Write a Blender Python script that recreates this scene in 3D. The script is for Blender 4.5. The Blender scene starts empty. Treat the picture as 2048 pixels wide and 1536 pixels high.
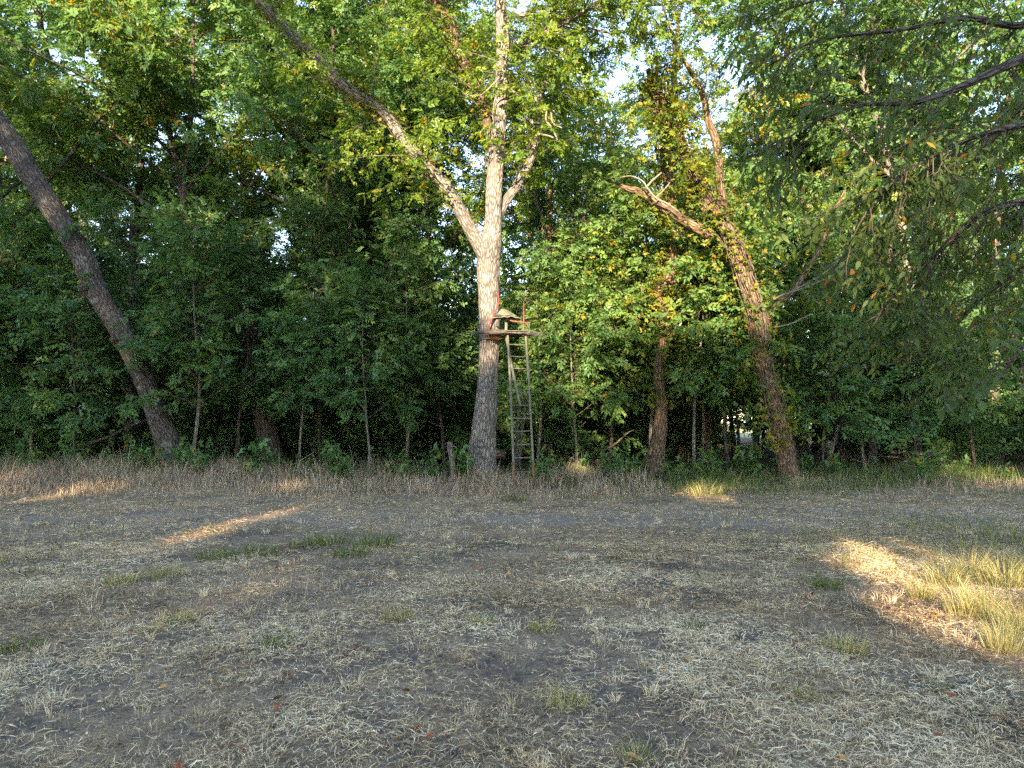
import bpy, math, time
import numpy as np
from mathutils import Vector, Matrix

T0 = time.time()
scene = bpy.context.scene
COL = scene.collection
R = math.radians

# ------------------------------------------------------------------ camera
FPX = 1420.0                        # focal length in pixels of the 2048 px wide photograph
HOR = 845.0                         # row of the horizon
EYE = 1.6
PITCH = math.atan((HOR - 768.0) / FPX)
cam_d = bpy.data.cameras.new("camera")
cam_d.sensor_width = 36.0
cam_d.lens = 36.0 * FPX / 2048.0
cam_d.clip_start = 0.05
cam_d.clip_end = 3000.0
cam = bpy.data.objects.new("camera", cam_d)
cam.location = (0, 0, EYE)
cam.rotation_euler = (R(90) + PITCH, 0, 0)
COL.objects.link(cam)
scene.camera = cam

# ------------------------------------------------------------------ sky, sun, exposure
SUN_EL = R(16.0)
SUN_AZ = R(10.0)                    # the light travels away from the viewer and a little to the right
world = bpy.data.worlds.new("World")
scene.world = world
world.use_nodes = True
wn = world.node_tree
for n in list(wn.nodes):
    wn.nodes.remove(n)
w_out = wn.nodes.new("ShaderNodeOutputWorld")
w_bg = wn.nodes.new("ShaderNodeBackground")
w_sky = wn.nodes.new("ShaderNodeTexSky")
w_sky.sky_type = 'NISHITA'
w_sky.sun_disc = False
w_sky.sun_elevation = SUN_EL
w_sky.sun_rotation = math.pi + SUN_AZ
w_sky.air_density = 1.0
w_sky.dust_density = 0.1
w_sky.ozone_density = 3.0
w_bg.inputs["Strength"].default_value = 0.15
wn.links.new(w_sky.outputs[0], w_bg.inputs["Color"])
wn.links.new(w_bg.outputs[0], w_out.inputs["Surface"])

sun_d = bpy.data.lights.new("sun", 'SUN')
sun_d.energy = 4.3
sun_d.angle = R(0.53)
sun_d.color = (1.0, 0.93, 0.77)
sun = bpy.data.objects.new("sun", sun_d)
SUN_DIR = Vector((math.sin(SUN_AZ) * math.cos(SUN_EL), math.cos(SUN_AZ) * math.cos(SUN_EL), -math.sin(SUN_EL)))
sun.rotation_euler = SUN_DIR.to_track_quat('-Z', 'Y').to_euler()
sun.location = (-6, -30, 30)
COL.objects.link(sun)

vs = scene.view_settings
vs.view_transform = 'Standard'
vs.look = 'None'
vs.gamma = 1.0
vs.exposure = 2.7
vs.use_white_balance = True        # the camera balanced for the open shade
vs.white_balance_temperature = 8200
vs.white_balance_tint = 20
vs.use_curve_mapping = False
cy = scene.cycles
cy.max_bounces = 5
cy.diffuse_bounces = 3
cy.glossy_bounces = 1
cy.transmission_bounces = 3
cy.transparent_max_bounces = 4
cy.caustics_reflective = False
cy.caustics_refractive = False
cy.sample_clamp_indirect = 6.0
cy.use_adaptive_sampling = True
cy.adaptive_threshold = 0.02
cy.use_denoising = False

rng = np.random.default_rng(11)

# ------------------------------------------------------------------ helpers
_cp, _sp = math.cos(PITCH), math.sin(PITCH)
def at(x, y, Y):
    """photograph pixel -> point of the place at depth Y (metres in front of the viewer)"""
    a = (x - 1024.0) / FPX
    b = (768.0 - y) / FPX
    d = np.array([a, _cp - b * _sp, _sp + b * _cp])
    return np.array([0, 0, EYE]) + d * (Y / d[1])

def pxm(Y):
    return FPX / Y

def _hash(ix, iy, iz, seed):
    h = (ix * 374761393 + iy * 668265263 + iz * 2147483647 + seed * 1442695041).astype(np.int64) & 0xffffffff
    h = ((h ^ (h >> 13)) * 1274126177) & 0xffffffff
    h = h ^ (h >> 16)
    return (h & 0xffff) / 65535.0

def vnoise(p, seed=0):
    """value noise of an (n,3) array, 0..1"""
    p = np.asarray(p, float)
    i = np.floor(p).astype(np.int64)
    f = p - i
    f = f * f * (3 - 2 * f)
    r = 0
    for dx in (0, 1):
        wx = f[:, 0] if dx else 1 - f[:, 0]
        for dy in (0, 1):
            wy = f[:, 1] if dy else 1 - f[:, 1]
            for dz in (0, 1):
                wz = f[:, 2] if dz else 1 - f[:, 2]
                r = r + wx * wy * wz * _hash(i[:, 0] + dx, i[:, 1] + dy, i[:, 2] + dz, seed)
    return r

def fbm(p, seed=0, oct=4):
    p = np.asarray(p, float)
    s, a, t = 0, 0.5, 0
    for k in range(oct):
        s = s + a * vnoise(p * (2 ** k) + 17.3 * k, seed + k)
        t += a
        a *= 0.5
    return s / t

def n2(x, y, sc, seed=0, oct=3):
    return fbm(np.stack([np.ravel(x) * sc, np.ravel(y) * sc, np.zeros(np.size(x)) + 0.37], 1), seed, oct)

def make_mesh(name, V, F, tint=None, coords=None, smooth=False):
    """V (n,3); F list of int arrays (m,k); tint per face (same order); coords (n,3) point vectors"""
    me = bpy.data.meshes.new(name)
    V = np.asarray(V, np.float32)
    if not isinstance(F, list):
        F = [F]
    F = [np.asarray(f, np.int32) for f in F if len(f)]
    me.vertices.add(len(V))
    me.vertices.foreach_set("co", V.ravel())
    nl = sum(f.size for f in F)
    npoly = sum(len(f) for f in F)
    me.loops.add(nl)
    me.loops.foreach_set("vertex_index", np.concatenate([f.ravel() for f in F]))
    me.polygons.add(npoly)
    tot = np.concatenate([np.full(len(f), f.shape[1], np.int32) for f in F])
    st = np.concatenate([[0], np.cumsum(tot)[:-1]]).astype(np.int32)
    me.polygons.foreach_set("loop_start", st)
    if smooth:
        me.polygons.foreach_set("use_smooth", np.ones(npoly, bool))
    if tint is not None:
        a = me.attributes.new("tint", 'FLOAT', 'FACE')
        a.data.foreach_set("value", np.asarray(tint, np.float32))
    if coords is not None:
        a = me.attributes.new("bark", 'FLOAT_VECTOR', 'POINT')
        a.data.foreach_set("vector", np.asarray(coords, np.float32).ravel())
    me.update(calc_edges=True)
    return me

def link(name, me, mat=None, parent=None, loc=None):
    o = bpy.data.objects.new(name, me)
    COL.objects.link(o)
    if mat is not None and me is not None and not me.materials:
        me.materials.append(mat)
    if parent is not None:
        o.parent = parent
    if loc is not None:
        o.location = loc
    return o

def tag(o, label=None, category=None, group=None, kind=None):
    if label: o["label"] = label
    if category: o["category"] = category
    if group: o["group"] = group
    if kind: o["kind"] = kind
    return o

def empty(name, loc=(0, 0, 0), rz=0.0):
    o = bpy.data.objects.new(name, None)
    o.location = loc
    o.rotation_euler = (0, 0, rz)
    o.empty_display_size = 0.2
    COL.objects.link(o)
    return o

def catmull(P, n):
    """resample a polyline of (m,k) rows to n rows on a smooth curve"""
    P = np.asarray(P, float)
    m = len(P)
    if m == 2:
        t = np.linspace(0, 1, n)[:, None]
        return P[0] * (1 - t) + P[1] * t
    Q = np.vstack([2 * P[0] - P[1], P, 2 * P[-1] - P[-2]])
    u = np.linspace(0, m - 1 - 1e-9, n)
    i = u.astype(int)
    t = (u - i)[:, None]
    a, b, c, d = Q[i], Q[i + 1], Q[i + 2], Q[i + 3]
    return 0.5 * (2 * b + (c - a) * t + (2 * a - 5 * b + 4 * c - d) * t ** 2 + (3 * b - a - 3 * c + d) * t ** 3)

def unit(v):
    v = np.asarray(v, float)
    return v / (np.linalg.norm(v, axis=-1, keepdims=True) + 1e-12)

class Wood:
    """collects tubes into one mesh"""
    def __init__(self):
        self.V, self.Q, self.C, self.n = [], [], [], 0
    def tube(self, P, rad, seg=6, rough=0.0, seed=0, rfreq=9.0, cap=True, flare=None):
        P = np.asarray(P, float); rad = np.asarray(rad, float)
        N = len(P)
        T = unit(np.gradient(P, axis=0))
        ref = np.array([0.0, 1.0, 0.0]) if abs(T[0][1]) < 0.9 else np.array([1.0, 0, 0])
        A = unit(np.cross(T, ref)); B = np.cross(T, A)
        th = np.linspace(0, 2 * np.pi, seg, endpoint=False)
        c, s = np.cos(th), np.sin(th)
        L = np.concatenate([[0], np.cumsum(np.linalg.norm(np.diff(P, axis=0), axis=1))])
        bk = np.stack([np.outer(rad, c), np.outer(rad, s), np.repeat(L[:, None], seg, 1)], -1).reshape(-1, 3)
        rr = np.repeat(rad[:, None], seg, 1)
        if rough > 0:
            q = bk * np.array([rfreq, rfreq, rfreq * 0.16])
            rid = 1 - np.abs(2 * fbm(q, seed, 3) - 1) * 1.6
            big = fbm(bk * np.array([2.2, 2.2, 0.9]), seed + 5, 2) - 0.5
            rr = rr * (1 + rough * (rid.reshape(N, seg) - 0.7) + rough * 2.2 * big.reshape(N, seg))
        if flare:
            amp, hgt, lob = flare
            ph = vnoise(np.stack([th * .9, np.full(seg, seed * 1.7), np.zeros(seg)], 1), 12) * 2.5
            rr = rr * (1 + amp * np.exp(-L / hgt)[:, None] * (.35 + .65 * np.cos(lob * th + ph) ** 2)[None, :])
        V = P[:, None, :] + rr[..., None] * (c[None, :, None] * A[:, None, :] + s[None, :, None] * B[:, None, :])
        i = np.arange(N - 1)[:, None] * seg
        j = np.arange(seg)[None, :]
        k = (j + 1) % seg
        F = np.stack([i + j, i + k, i + seg + k, i + seg + j], -1).reshape(-1, 4) + self.n
        self.V.append(V.reshape(-1, 3)); self.C.append(bk); self.Q.append(F)
        self.n += N * seg
        if cap:
            for ring, cen in ((0, P[0]), (N - 1, P[-1])):
                self.V.append(cen[None]); self.C.append(np.array([[0, 0, L[ring]]]))
                b = self.n
                self.n += 1
                base = b - (N * seg if ring == 0 else N * seg + 1) + ring * seg
                a = base + np.arange(seg); d = base + (np.arange(seg) + 1) % seg
                self.Q.append(np.stack([np.full(seg, b), a, d, np.full(seg, b)], 1)[:, :3])
        return self
    def mesh(self, name, smooth=True):
        tris = [q for q in self.Q if q.shape[1] == 3]
        quads = [q for q in self.Q if q.shape[1] == 4]
        F = []
        if quads: F.append(np.concatenate(quads))
        if tris: F.append(np.concatenate(tris))
        return make_mesh(name, np.concatenate(self.V), F, coords=np.concatenate(self.C), smooth=smooth)

# ---- leaves -------------------------------------------------------------
def leaflet(base, ang, L, W, droop, fold=0.25, roll=0.0):
    """a folded, pointed leaflet of 4 points in the x-y plane, stem at base, pointing ang from +x"""
    c, s = math.cos(ang), math.sin(ang)
    pts = np.array([[0, 0, 0], [0.42 * L, W, fold * W], [L, 0, -droop * L], [0.42 * L, -W, fold * W]], float)
    cr, sr = math.cos(roll), math.sin(roll)
    y, z = pts[:, 1] * cr - pts[:, 2] * sr, pts[:, 1] * sr + pts[:, 2] * cr
    pts[:, 1], pts[:, 2] = y, z
    x = pts[:, 0] * c - pts[:, 1] * s
    y = pts[:, 0] * s + pts[:, 1] * c
    return np.stack([x, y, pts[:, 2]], 1) + np.asarray(base)

def pinnate(pairs, r):
    V = []
    for k in range(pairs):
        t = 0.3 + 0.6 * k / max(1, pairs - 1)
        for sgn in (-1, 1):
            V.append(leaflet((t, 0, -0.12 * t * t), sgn * (0.85 + r.uniform(-.2, .2)), 0.46 * r.uniform(.8, 1.15), 0.115 * r.uniform(.85, 1.2), r.uniform(0.0, .35), roll=r.uniform(-.5, .5)))
    V.append(leaflet((1, 0, -0.12), r.uniform(-.2, .2), 0.48, 0.12, r.uniform(.1, .4)))
    return np.concatenate(V)

def spray(n, r):
    """a twig end with n simple leaves set alternately"""
    V = []
    for k in range(n):
        t = 0.1 + 0.9 * k / (n - 1)
        sgn = -1 if k % 2 else 1
        V.append(leaflet((t, 0, -0.1 * t * t), sgn * r.uniform(.5, 1.1) if k < n - 1 else 0, 0.40 * r.uniform(.75, 1.2), 0.125 * r.uniform(.85, 1.2), r.uniform(0, .35), roll=r.uniform(-.6, .6)))
    return np.concatenate(V)

def broad_spray(n, r):
    """a twig end with a few broad leaves"""
    V = []
    for k in range(n):
        t = 0.05 + 0.9 * k / (n - 1)
        sgn = -1 if k % 2 else 1
        V.append(leaflet((t, 0, -0.1 * t * t), sgn * r.uniform(.5, 1.2) if k < n - 1 else 0, 0.46 * r.uniform(.75, 1.2), 0.17 * r.uniform(.85, 1.2), r.uniform(0, .4), roll=r.uniform(-.6, .6)))
    return np.concatenate(V)
_r = np.random.default_rng(3)
TPL_ASH = [pinnate(3, _r) for _ in range(5)]
TPL_ELM = [spray(7, _r) for _ in range(5)]
TPL_BROAD = [broad_spray(5, _r) for _ in range(5)]

def quat_frames(d, up):
    d = unit(d)
    y = unit(np.cross(up, d))
    z = np.cross(d, y)
    return d, y, z

def leaf_mesh(name, P, D, S, tpls, r, tint_mid=0.4, tint_var=0.2, tilt=0.6, yellow=0.02):
    """compound leaves at P, pointing along D, sized S"""
    P = np.asarray(P); D = np.asarray(D); S = np.asarray(S)
    n = len(P)
    up = np.array([0, 0, 1.0]) + r.normal(0, tilt, (n, 3))
    X, Yv, Z = quat_frames(D, up)
    pick = r.integers(0, len(tpls), n)
    Vs, Ts = [], []
    # clumps of leaves share a shade of green
    cl = fbm(P * 1.3, 4, 2)
    base = tint_mid + (cl - 0.5) * tint_var * 1.6 + r.normal(0, tint_var * 0.45, n)
    for k, tp in enumerate(tpls):
        m = pick == k
        if not m.any():
            continue
        s = S[m][:, None, None]
        V = P[m][:, None, :] + s * (tp[None, :, 0:1] * X[m][:, None, :] + tp[None, :, 1:2] * Yv[m][:, None, :] + tp[None, :, 2:3] * Z[m][:, None, :])
        nl = len(tp) // 4
        t = np.repeat(base[m], nl) + r.normal(0, 0.05, m.sum() * nl)
        yl = r.random(m.sum() * nl) < yellow
        t = np.where(yl, r.uniform(.75, 1.0, len(t)), np.clip(t, 0, .72))
        Vs.append(V.reshape(-1, 3)); Ts.append(np.repeat(t, 2))
    V = np.concatenate(Vs)
    b = np.arange(len(V) // 4)[:, None] * 4
    F = np.concatenate([b + np.array([0, 1, 2]), b + np.array([0, 2, 3])], 1).reshape(-1, 3)
    return make_mesh(name, V, F, tint=np.concatenate(Ts))

# ---- tree growth --------------------------------------------------------
def rand_dir(r, n=None):
    v = r.normal(0, 1, (3,) if n is None else (n, 3))
    return unit(v)

def branch_path(p, d, L, r, bend=0.25, grav=-0.15, n=6):
    pts = [p]
    d = unit(d)
    side = rand_dir(r)
    for k in range(n - 1):
        d = unit(d + side * bend * r.uniform(.3, 1) / n * 2 + np.array([0, 0, grav / n * 2]) + rand_dir(r) * bend * .5)
        pts.append(pts[-1] + d * L / (n - 1))
    return np.array(pts)

def along(P, t):
    u = t * (len(P) - 1)
    i = min(int(u), len(P) - 2)
    f = u - i
    return P[i] * (1 - f) + P[i + 1] * f, unit(P[i + 1] - P[i])

def grow(limbs, r, wood, nb, blen, ntw, twl, nlf, lsz, t0=0.2, grav=-0.15, spread=1.0, upw=0.2, wood_seg=(5, 3), brad=0.3, clip=None, flat=0.6):
    """limbs: list of (points, radii, weight); returns leaf positions, directions, sizes"""
    P, D, S = [], [], []
    for pts, rad, w in limbs:
        n = max(1, int(round(nb * w)))
        for k in range(n):
            t = t0 + (1 - t0) * (k + r.uniform(0, 1)) / n
            t = min(t, 0.995)
            p, tan = along(pts, t)
            rr = np.interp(t, np.linspace(0, 1, len(rad)), rad)
            q = rand_dir(r)
            q = unit(q - tan * np.dot(q, tan))
            q[2] *= flat
            d = unit(q * spread + tan * 0.55 + np.array([0, 0, upw]))
            L = blen * r.uniform(.55, 1.15) * (1.1 - 0.5 * t)
            b = branch_path(p, d, L, r, 0.35, grav)
            if clip is not None and clip(b[-1]):
                continue
            r0 = max(0.006, min(rr * 0.6, brad * 0.035 * L))
            wood.tube(b, np.linspace(r0, 0.004, len(b)), wood_seg[0], cap=False)
            nt = max(2, int(ntw * L / blen))
            for j in range(nt):
                tt = 0.18 + 0.82 * (j + r.uniform(0, 1)) / nt
                tp, ttan = along(b, min(tt, .99))
                q = rand_dir(r); q = unit(q - ttan * np.dot(q, ttan)); q[2] *= 0.45
                td = unit(q * 0.9 + ttan * 0.7 + np.array([0, 0, 0.05]))
                tl = twl * r.uniform(.6, 1.2)
                tw = branch_path(tp, td, tl, r, 0.3, grav * 1.3, 4)
                if wood_seg[1]:
                    wood.tube(tw, np.linspace(0.005, 0.002, 4), wood_seg[1], cap=False)
                for m in range(nlf):
                    u = 0.15 + 0.85 * (m + r.uniform(0, .9)) / nlf
                    lp, ld = along(tw, min(u, .99))
                    q = rand_dir(r); q = unit(q - ld * np.dot(q, ld)); q[2] *= 0.4
                    P.append(lp); D.append(unit(ld * 0.5 + q + np.array([0, 0, -0.12 + grav * .5]))); S.append(lsz * r.uniform(.7, 1.25))
    return np.array(P), np.array(D), np.array(S)

# ------------------------------------------------------------------ materials
def new_mat(name):
    m = bpy.data.materials.new(name)
    m.use_nodes = True
    nt = m.node_tree
    for n in list(nt.nodes):
        nt.nodes.remove(n)
    return m, nt

def ramp(nt, stops):
    n = nt.nodes.new("ShaderNodeValToRGB")
    cr = n.color_ramp
    while len(cr.elements) > 1:
        cr.elements.remove(cr.elements[-1])
    cr.elements[0].position, cr.elements[0].color = stops[0][0], (*stops[0][1], 1)
    for p, c in stops[1:]:
        e = cr.elements.new(p)
        e.color = (*c, 1)
    return n

def math_node(nt, op, a, b=None):
    n = nt.nodes.new("ShaderNodeMath")
    n.operation = op
    for k, v in enumerate((a, b)):
        if v is None: continue
        if isinstance(v, (int, float)): n.inputs[k].default_value = v
        else: nt.links.new(v, n.inputs[k])
    return n.outputs[0]

GREEN = [(0.0, (0.022, 0.050, 0.014)), (0.3, (0.042, 0.098, 0.020)), (0.55, (0.084, 0.161, 0.025)), (0.72, (0.154, 0.210, 0.031)),
         (0.82, (0.26, 0.22, 0.025)), (0.92, (0.33, 0.17, 0.02)), (1.0, (0.20, 0.08, 0.02))]

def leaf_material(name, stops=GREEN, trans=0.38, gloss=0.35, tboost=1.5, spec=0.22):
    m, nt = new_mat(name)
    L = nt.links.new
    out = nt.nodes.new("ShaderNodeOutputMaterial")
    at_ = nt.nodes.new("ShaderNodeAttribute"); at_.attribute_name = "tint"
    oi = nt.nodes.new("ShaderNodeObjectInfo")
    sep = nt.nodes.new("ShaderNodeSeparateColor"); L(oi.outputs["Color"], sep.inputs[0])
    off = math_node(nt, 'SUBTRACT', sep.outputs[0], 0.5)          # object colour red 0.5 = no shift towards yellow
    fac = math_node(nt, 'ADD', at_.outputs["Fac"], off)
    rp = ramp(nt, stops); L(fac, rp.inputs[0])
    pb = nt.nodes.new("ShaderNodeBsdfPrincipled")
    pb.inputs["Roughness"].default_value = gloss
    pb.inputs["Specular IOR Level"].default_value = spec
    L(rp.outputs[0], pb.inputs["Base Color"])
    tr = nt.nodes.new("ShaderNodeBsdfTranslucent")
    mul = nt.nodes.new("ShaderNodeMix"); mul.data_type = 'RGBA'; mul.blend_type = 'MULTIPLY'
    mul.inputs[0].default_value = 1.0
    L(rp.outputs[0], mul.inputs[6]); mul.inputs[7].default_value = (tboost * 1.15, tboost * 1.2, tboost * 0.6, 1)
    L(mul.outputs[2], tr.inputs["Color"])
    mx = nt.nodes.new("ShaderNodeMixShader"); mx.inputs[0].default_value = trans
    L(pb.outputs[0], mx.inputs[1]); L(tr.outputs[0], mx.inputs[2]); L(mx.outputs[0], out.inputs[0])
    return m

def straw_material(name, stops, trans=0.15):
    return leaf_material(name, stops, trans, 0.8, 1.0, 0.03)

def bark_material(name, dark, light, sc=22.0, moss=0.0, bump=0.6, lichen=0.0):
    m, nt = new_mat(name)
    L = nt.links.new
    out = nt.nodes.new("ShaderNodeOutputMaterial")
    a = nt.nodes.new("ShaderNodeAttribute"); a.attribute_name = "bark"
    mp = nt.nodes.new("ShaderNodeMapping"); mp.inputs["Scale"].default_value = (sc, sc, sc * 0.24)
    L(a.outputs["Vector"], mp.inputs[0])
    nz = nt.nodes.new("ShaderNodeTexNoise"); nz.inputs["Scale"].default_value = 0.7; nz.inputs["Detail"].default_value = 4
    L(mp.outputs[0], nz.inputs[0])
    dist = nt.nodes.new("ShaderNodeMix"); dist.data_type = 'RGBA'; dist.inputs[0].default_value = 0.35
    L(mp.outputs[0], dist.inputs[6]); L(nz.outputs["Color"], dist.inputs[7])
    vo = nt.nodes.new("ShaderNodeTexVoronoi"); vo.feature = 'DISTANCE_TO_EDGE'; vo.inputs["Scale"].default_value = 1.0
    L(dist.outputs[2], vo.inputs[0])
    rd = ramp(nt, [(0.0, (0, 0, 0)), (0.22, (1, 1, 1))]); L(vo.outputs["Distance"], rd.inputs[0])
    n2_ = nt.nodes.new("ShaderNodeTexNoise"); n2_.inputs["Scale"].default_value = 1.6; n2_.inputs["Detail"].default_value = 5
    L(a.outputs["Vector"], n2_.inputs[0])
    hgt = math_node(nt, 'MULTIPLY', rd.outputs[0], math_node(nt, 'ADD', math_node(nt, 'MULTIPLY', nz.outputs["Fac"], 0.8), 0.3))
    cm = nt.nodes.new("ShaderNodeMix"); cm.data_type = 'RGBA'
    L(hgt, cm.inputs[0]); cm.inputs[6].default_value = (*dark, 1); cm.inputs[7].default_value = (*light, 1)
    col = cm.outputs[2]
    # broad blotches of paler or darker bark
    bl = ramp(nt, [(0.3, (0.72, 0.72, 0.74)), (0.7, (1.25, 1.22, 1.18))]); L(n2_.outputs["Fac"], bl.inputs[0])
    mu = nt.nodes.new("ShaderNodeMix"); mu.data_type = 'RGBA'; mu.blend_type = 'MULTIPLY'; mu.inputs[0].default_value = 1
    L(col, mu.inputs[6]); L(bl.outputs[0], mu.inputs[7]); col = mu.outputs[2]
    if lichen > 0:
        n3 = nt.nodes.new("ShaderNodeTexNoise"); n3.inputs["Scale"].default_value = 5.0; n3.inputs["Detail"].default_value = 6
        L(a.outputs["Vector"], n3.inputs[0])
        lr = ramp(nt, [(0.56, (0, 0, 0)), (0.66, (lichen, lichen, lichen))]); L(n3.outputs["Fac"], lr.inputs[0])
        ml = nt.nodes.new("ShaderNodeMix"); ml.data_type = 'RGBA'; L(lr.outputs[0], ml.inputs[0]); L(col, ml.inputs[6]); ml.inputs[7].default_value = (0.27, 0.29, 0.26, 1)
        col = ml.outputs[2]
    pb = nt.nodes.new("ShaderNodeBsdfPrincipled")
    pb.inputs["Roughness"].default_value = 0.9
    pb.inputs["Specular IOR Level"].default_value = 0.15
    L(col, pb.inputs["Base Color"])
    bp = nt.nodes.new("ShaderNodeBump"); bp.inputs["Strength"].default_value = min(1.0, bump * 1.5); bp.inputs["Distance"].default_value = 0.04
    L(hgt, bp.inputs["Height"]); L(bp.outputs[0], pb.inputs["Normal"])
    L(pb.outputs[0], out.inputs[0])
    return m

def plain_material(name, c1, c2, scale=12.0, rough=0.8, bump=0.2, metallic=0.0, stretch=(1, 1, 1), stops=None, coord="Object"):
    m, nt = new_mat(name)
    L = nt.links.new
    out = nt.nodes.new("ShaderNodeOutputMaterial")
    tc = nt.nodes.new("ShaderNodeTexCoord")
    mp = nt.nodes.new("ShaderNodeMapping"); mp.inputs["Scale"].default_value = stretch
    L(tc.outputs[coord], mp.inputs[0])
    nz = nt.nodes.new("ShaderNodeTexNoise"); nz.inputs["Scale"].default_value = scale; nz.inputs["Detail"].default_value = 6
    L(mp.outputs[0], nz.inputs[0])
    rp = ramp(nt, stops or [(0.35, c1), (0.65, c2)]); L(nz.outputs["Fac"], rp.inputs[0])
    pb = nt.nodes.new("ShaderNodeBsdfPrincipled")
    pb.inputs["Roughness"].default_value = rough; pb.inputs["Metallic"].default_value = metallic
    pb.inputs["Specular IOR Level"].default_value = 0.12
    L(rp.outputs[0], pb.inputs["Base Color"])
    bp = nt.nodes.new("ShaderNodeBump"); bp.inputs["Strength"].default_value = bump; bp.inputs["Distance"].default_value = 0.01
    L(nz.outputs["Fac"], bp.inputs["Height"]); L(bp.outputs[0], pb.inputs["Normal"])
    L(pb.outputs[0], out.inputs[0])
    return m

M_ASH = leaf_material("ash_leaf")
M_UNDER = leaf_material("understory_leaf", [(0.0, (0.034, 0.078, 0.036)), (0.3, (0.062, 0.138, 0.052)), (0.55, (0.098, 0.190, 0.058)), (0.72, (0.155, 0.215, 0.045)),
                                           (0.82, (0.26, 0.22, 0.025)), (0.92, (0.33, 0.17, 0.02)), (1.0, (0.20, 0.08, 0.02))])
M_NEAR = leaf_material("near_leaf", [(0.0, (0.026, 0.050, 0.016)), (0.3, (0.050, 0.090, 0.024)), (0.55, (0.085, 0.128, 0.030)), (0.72, (0.145, 0.175, 0.033)),
                                     (0.82, (0.24, 0.20, 0.025)), (0.92, (0.30, 0.13, 0.02)), (1.0, (0.16, 0.07, 0.025))], trans=0.36, gloss=0.45)
M_VINE = leaf_material("vine_leaf", [(0.0, (0.03, 0.06, 0.012)), (0.4, (0.07, 0.12, 0.02)), (0.65, (0.13, 0.15, 0.025)), (0.75, (0.30, 0.22, 0.025)),
                                     (0.87, (0.42, 0.19, 0.02)), (1.0, (0.26, 0.10, 0.03))])
M_BARK = bark_material("grey_ash_bark", (0.075, 0.066, 0.056), (0.29, 0.258, 0.218), 27.0, lichen=0.35)
M_BARK_LEAN = bark_material("brown_grey_bark", (0.036, 0.030, 0.024), (0.150, 0.126, 0.104), 30.0, lichen=0.3)
M_BARK_VINE = bark_material("shaggy_brown_bark", (0.055, 0.034, 0.021), (0.25, 0.168, 0.108), 26.0)
M_BARK_DARK = bark_material("dark_bark", (0.030, 0.025, 0.020), (0.12, 0.10, 0.08), 18.0)
M_BARK_PALE = bark_material("pale_sapling_bark", (0.09, 0.078, 0.060), (0.26, 0.235, 0.19), 30.0)
M_TWIG = bark_material("twig_bark", (0.06, 0.05, 0.035), (0.16, 0.135, 0.10), 30.0, bump=0.2)
M_DEAD = bark_material("bleached_dead_wood", (0.12, 0.105, 0.082), (0.26, 0.235, 0.195), 30.0, bump=0.2)
STRAW = [(0.0, (0.10, 0.055, 0.030)), (0.22, (0.25, 0.150, 0.078)), (0.5, (0.58, 0.40, 0.215)), (0.75, (0.81, 0.60, 0.345)), (1.0, (0.90, 0.74, 0.49))]
M_STRAW = straw_material("dry_straw", STRAW)
M_DRYWEED = straw_material("dry_brown_weed", [(0.0, (0.12, 0.082, 0.060)), (0.35, (0.27, 0.195, 0.140)), (0.6, (0.44, 0.340, 0.240)), (0.85, (0.64, 0.51, 0.345)), (1.0, (0.76, 0.64, 0.45))])
M_GRASS = leaf_material("green_grass", [(0.0, (0.020, 0.045, 0.012)), (0.35, (0.045, 0.085, 0.018)), (0.6, (0.10, 0.14, 0.03)), (0.8, (0.30, 0.26, 0.10)), (1.0, (0.48, 0.40, 0.22))], 0.3, 0.45)

# ------------------------------------------------------------------ ground
def ground_z(x, y):
    x = np.asarray(x, float); y = np.asarray(y, float)
    z = 0.10 * (n2(x, y, 0.22, 31, 2).reshape(x.shape) - 0.5) + 0.05 * (n2(x, y, 1.1, 32, 2).reshape(x.shape) - 0.5)
    rise = np.clip((y - 14.0) / 6.0, 0, 1) * np.clip((-x - 1.0) / 7.0, 0, 1) * 0.28
    return z + rise

def axis(lo, a, b, hi, fine, growth):
    mid = np.arange(a, b + fine * .5, fine)
    up, s = [b], fine
    while up[-1] < hi:
        s *= growth; up.append(up[-1] + s)
    dn, s = [a], fine
    while dn[-1] > lo:
        s *= growth; dn.append(dn[-1] - s)
    return np.concatenate([dn[:0:-1], mid, up[1:]])

gx = axis(-900, -4.2, 4.8, 900, 0.055, 1.09)
gy = axis(-500, 2.6, 8.0, 1500, 0.055, 1.055)
GX, GY = np.meshgrid(gx, gy)
GZ = ground_z(GX, GY)
near = np.exp(-((np.maximum(0, np.hypot(GX, GY - 5) - 5)) / 4) ** 2)
GZ = GZ + near * (0.020 * (n2(GX, GY, 5.0, 33, 3).reshape(GX.shape) - 0.5) + 0.022 * np.maximum(0, n2(GX, GY, 9.0, 35, 2).reshape(GX.shape) - 0.55))
nx_, ny_ = len(gx), len(gy)
ii = (np.arange(ny_ - 1)[:, None] * nx_ + np.arange(nx_ - 1)[None, :]).ravel()
GF = np.stack([ii, ii + 1, ii + nx_ + 1, ii + nx_], 1)
g_me = make_mesh("ground", np.stack([GX, GY, GZ], -1).reshape(-1, 3), GF, smooth=True)

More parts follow.
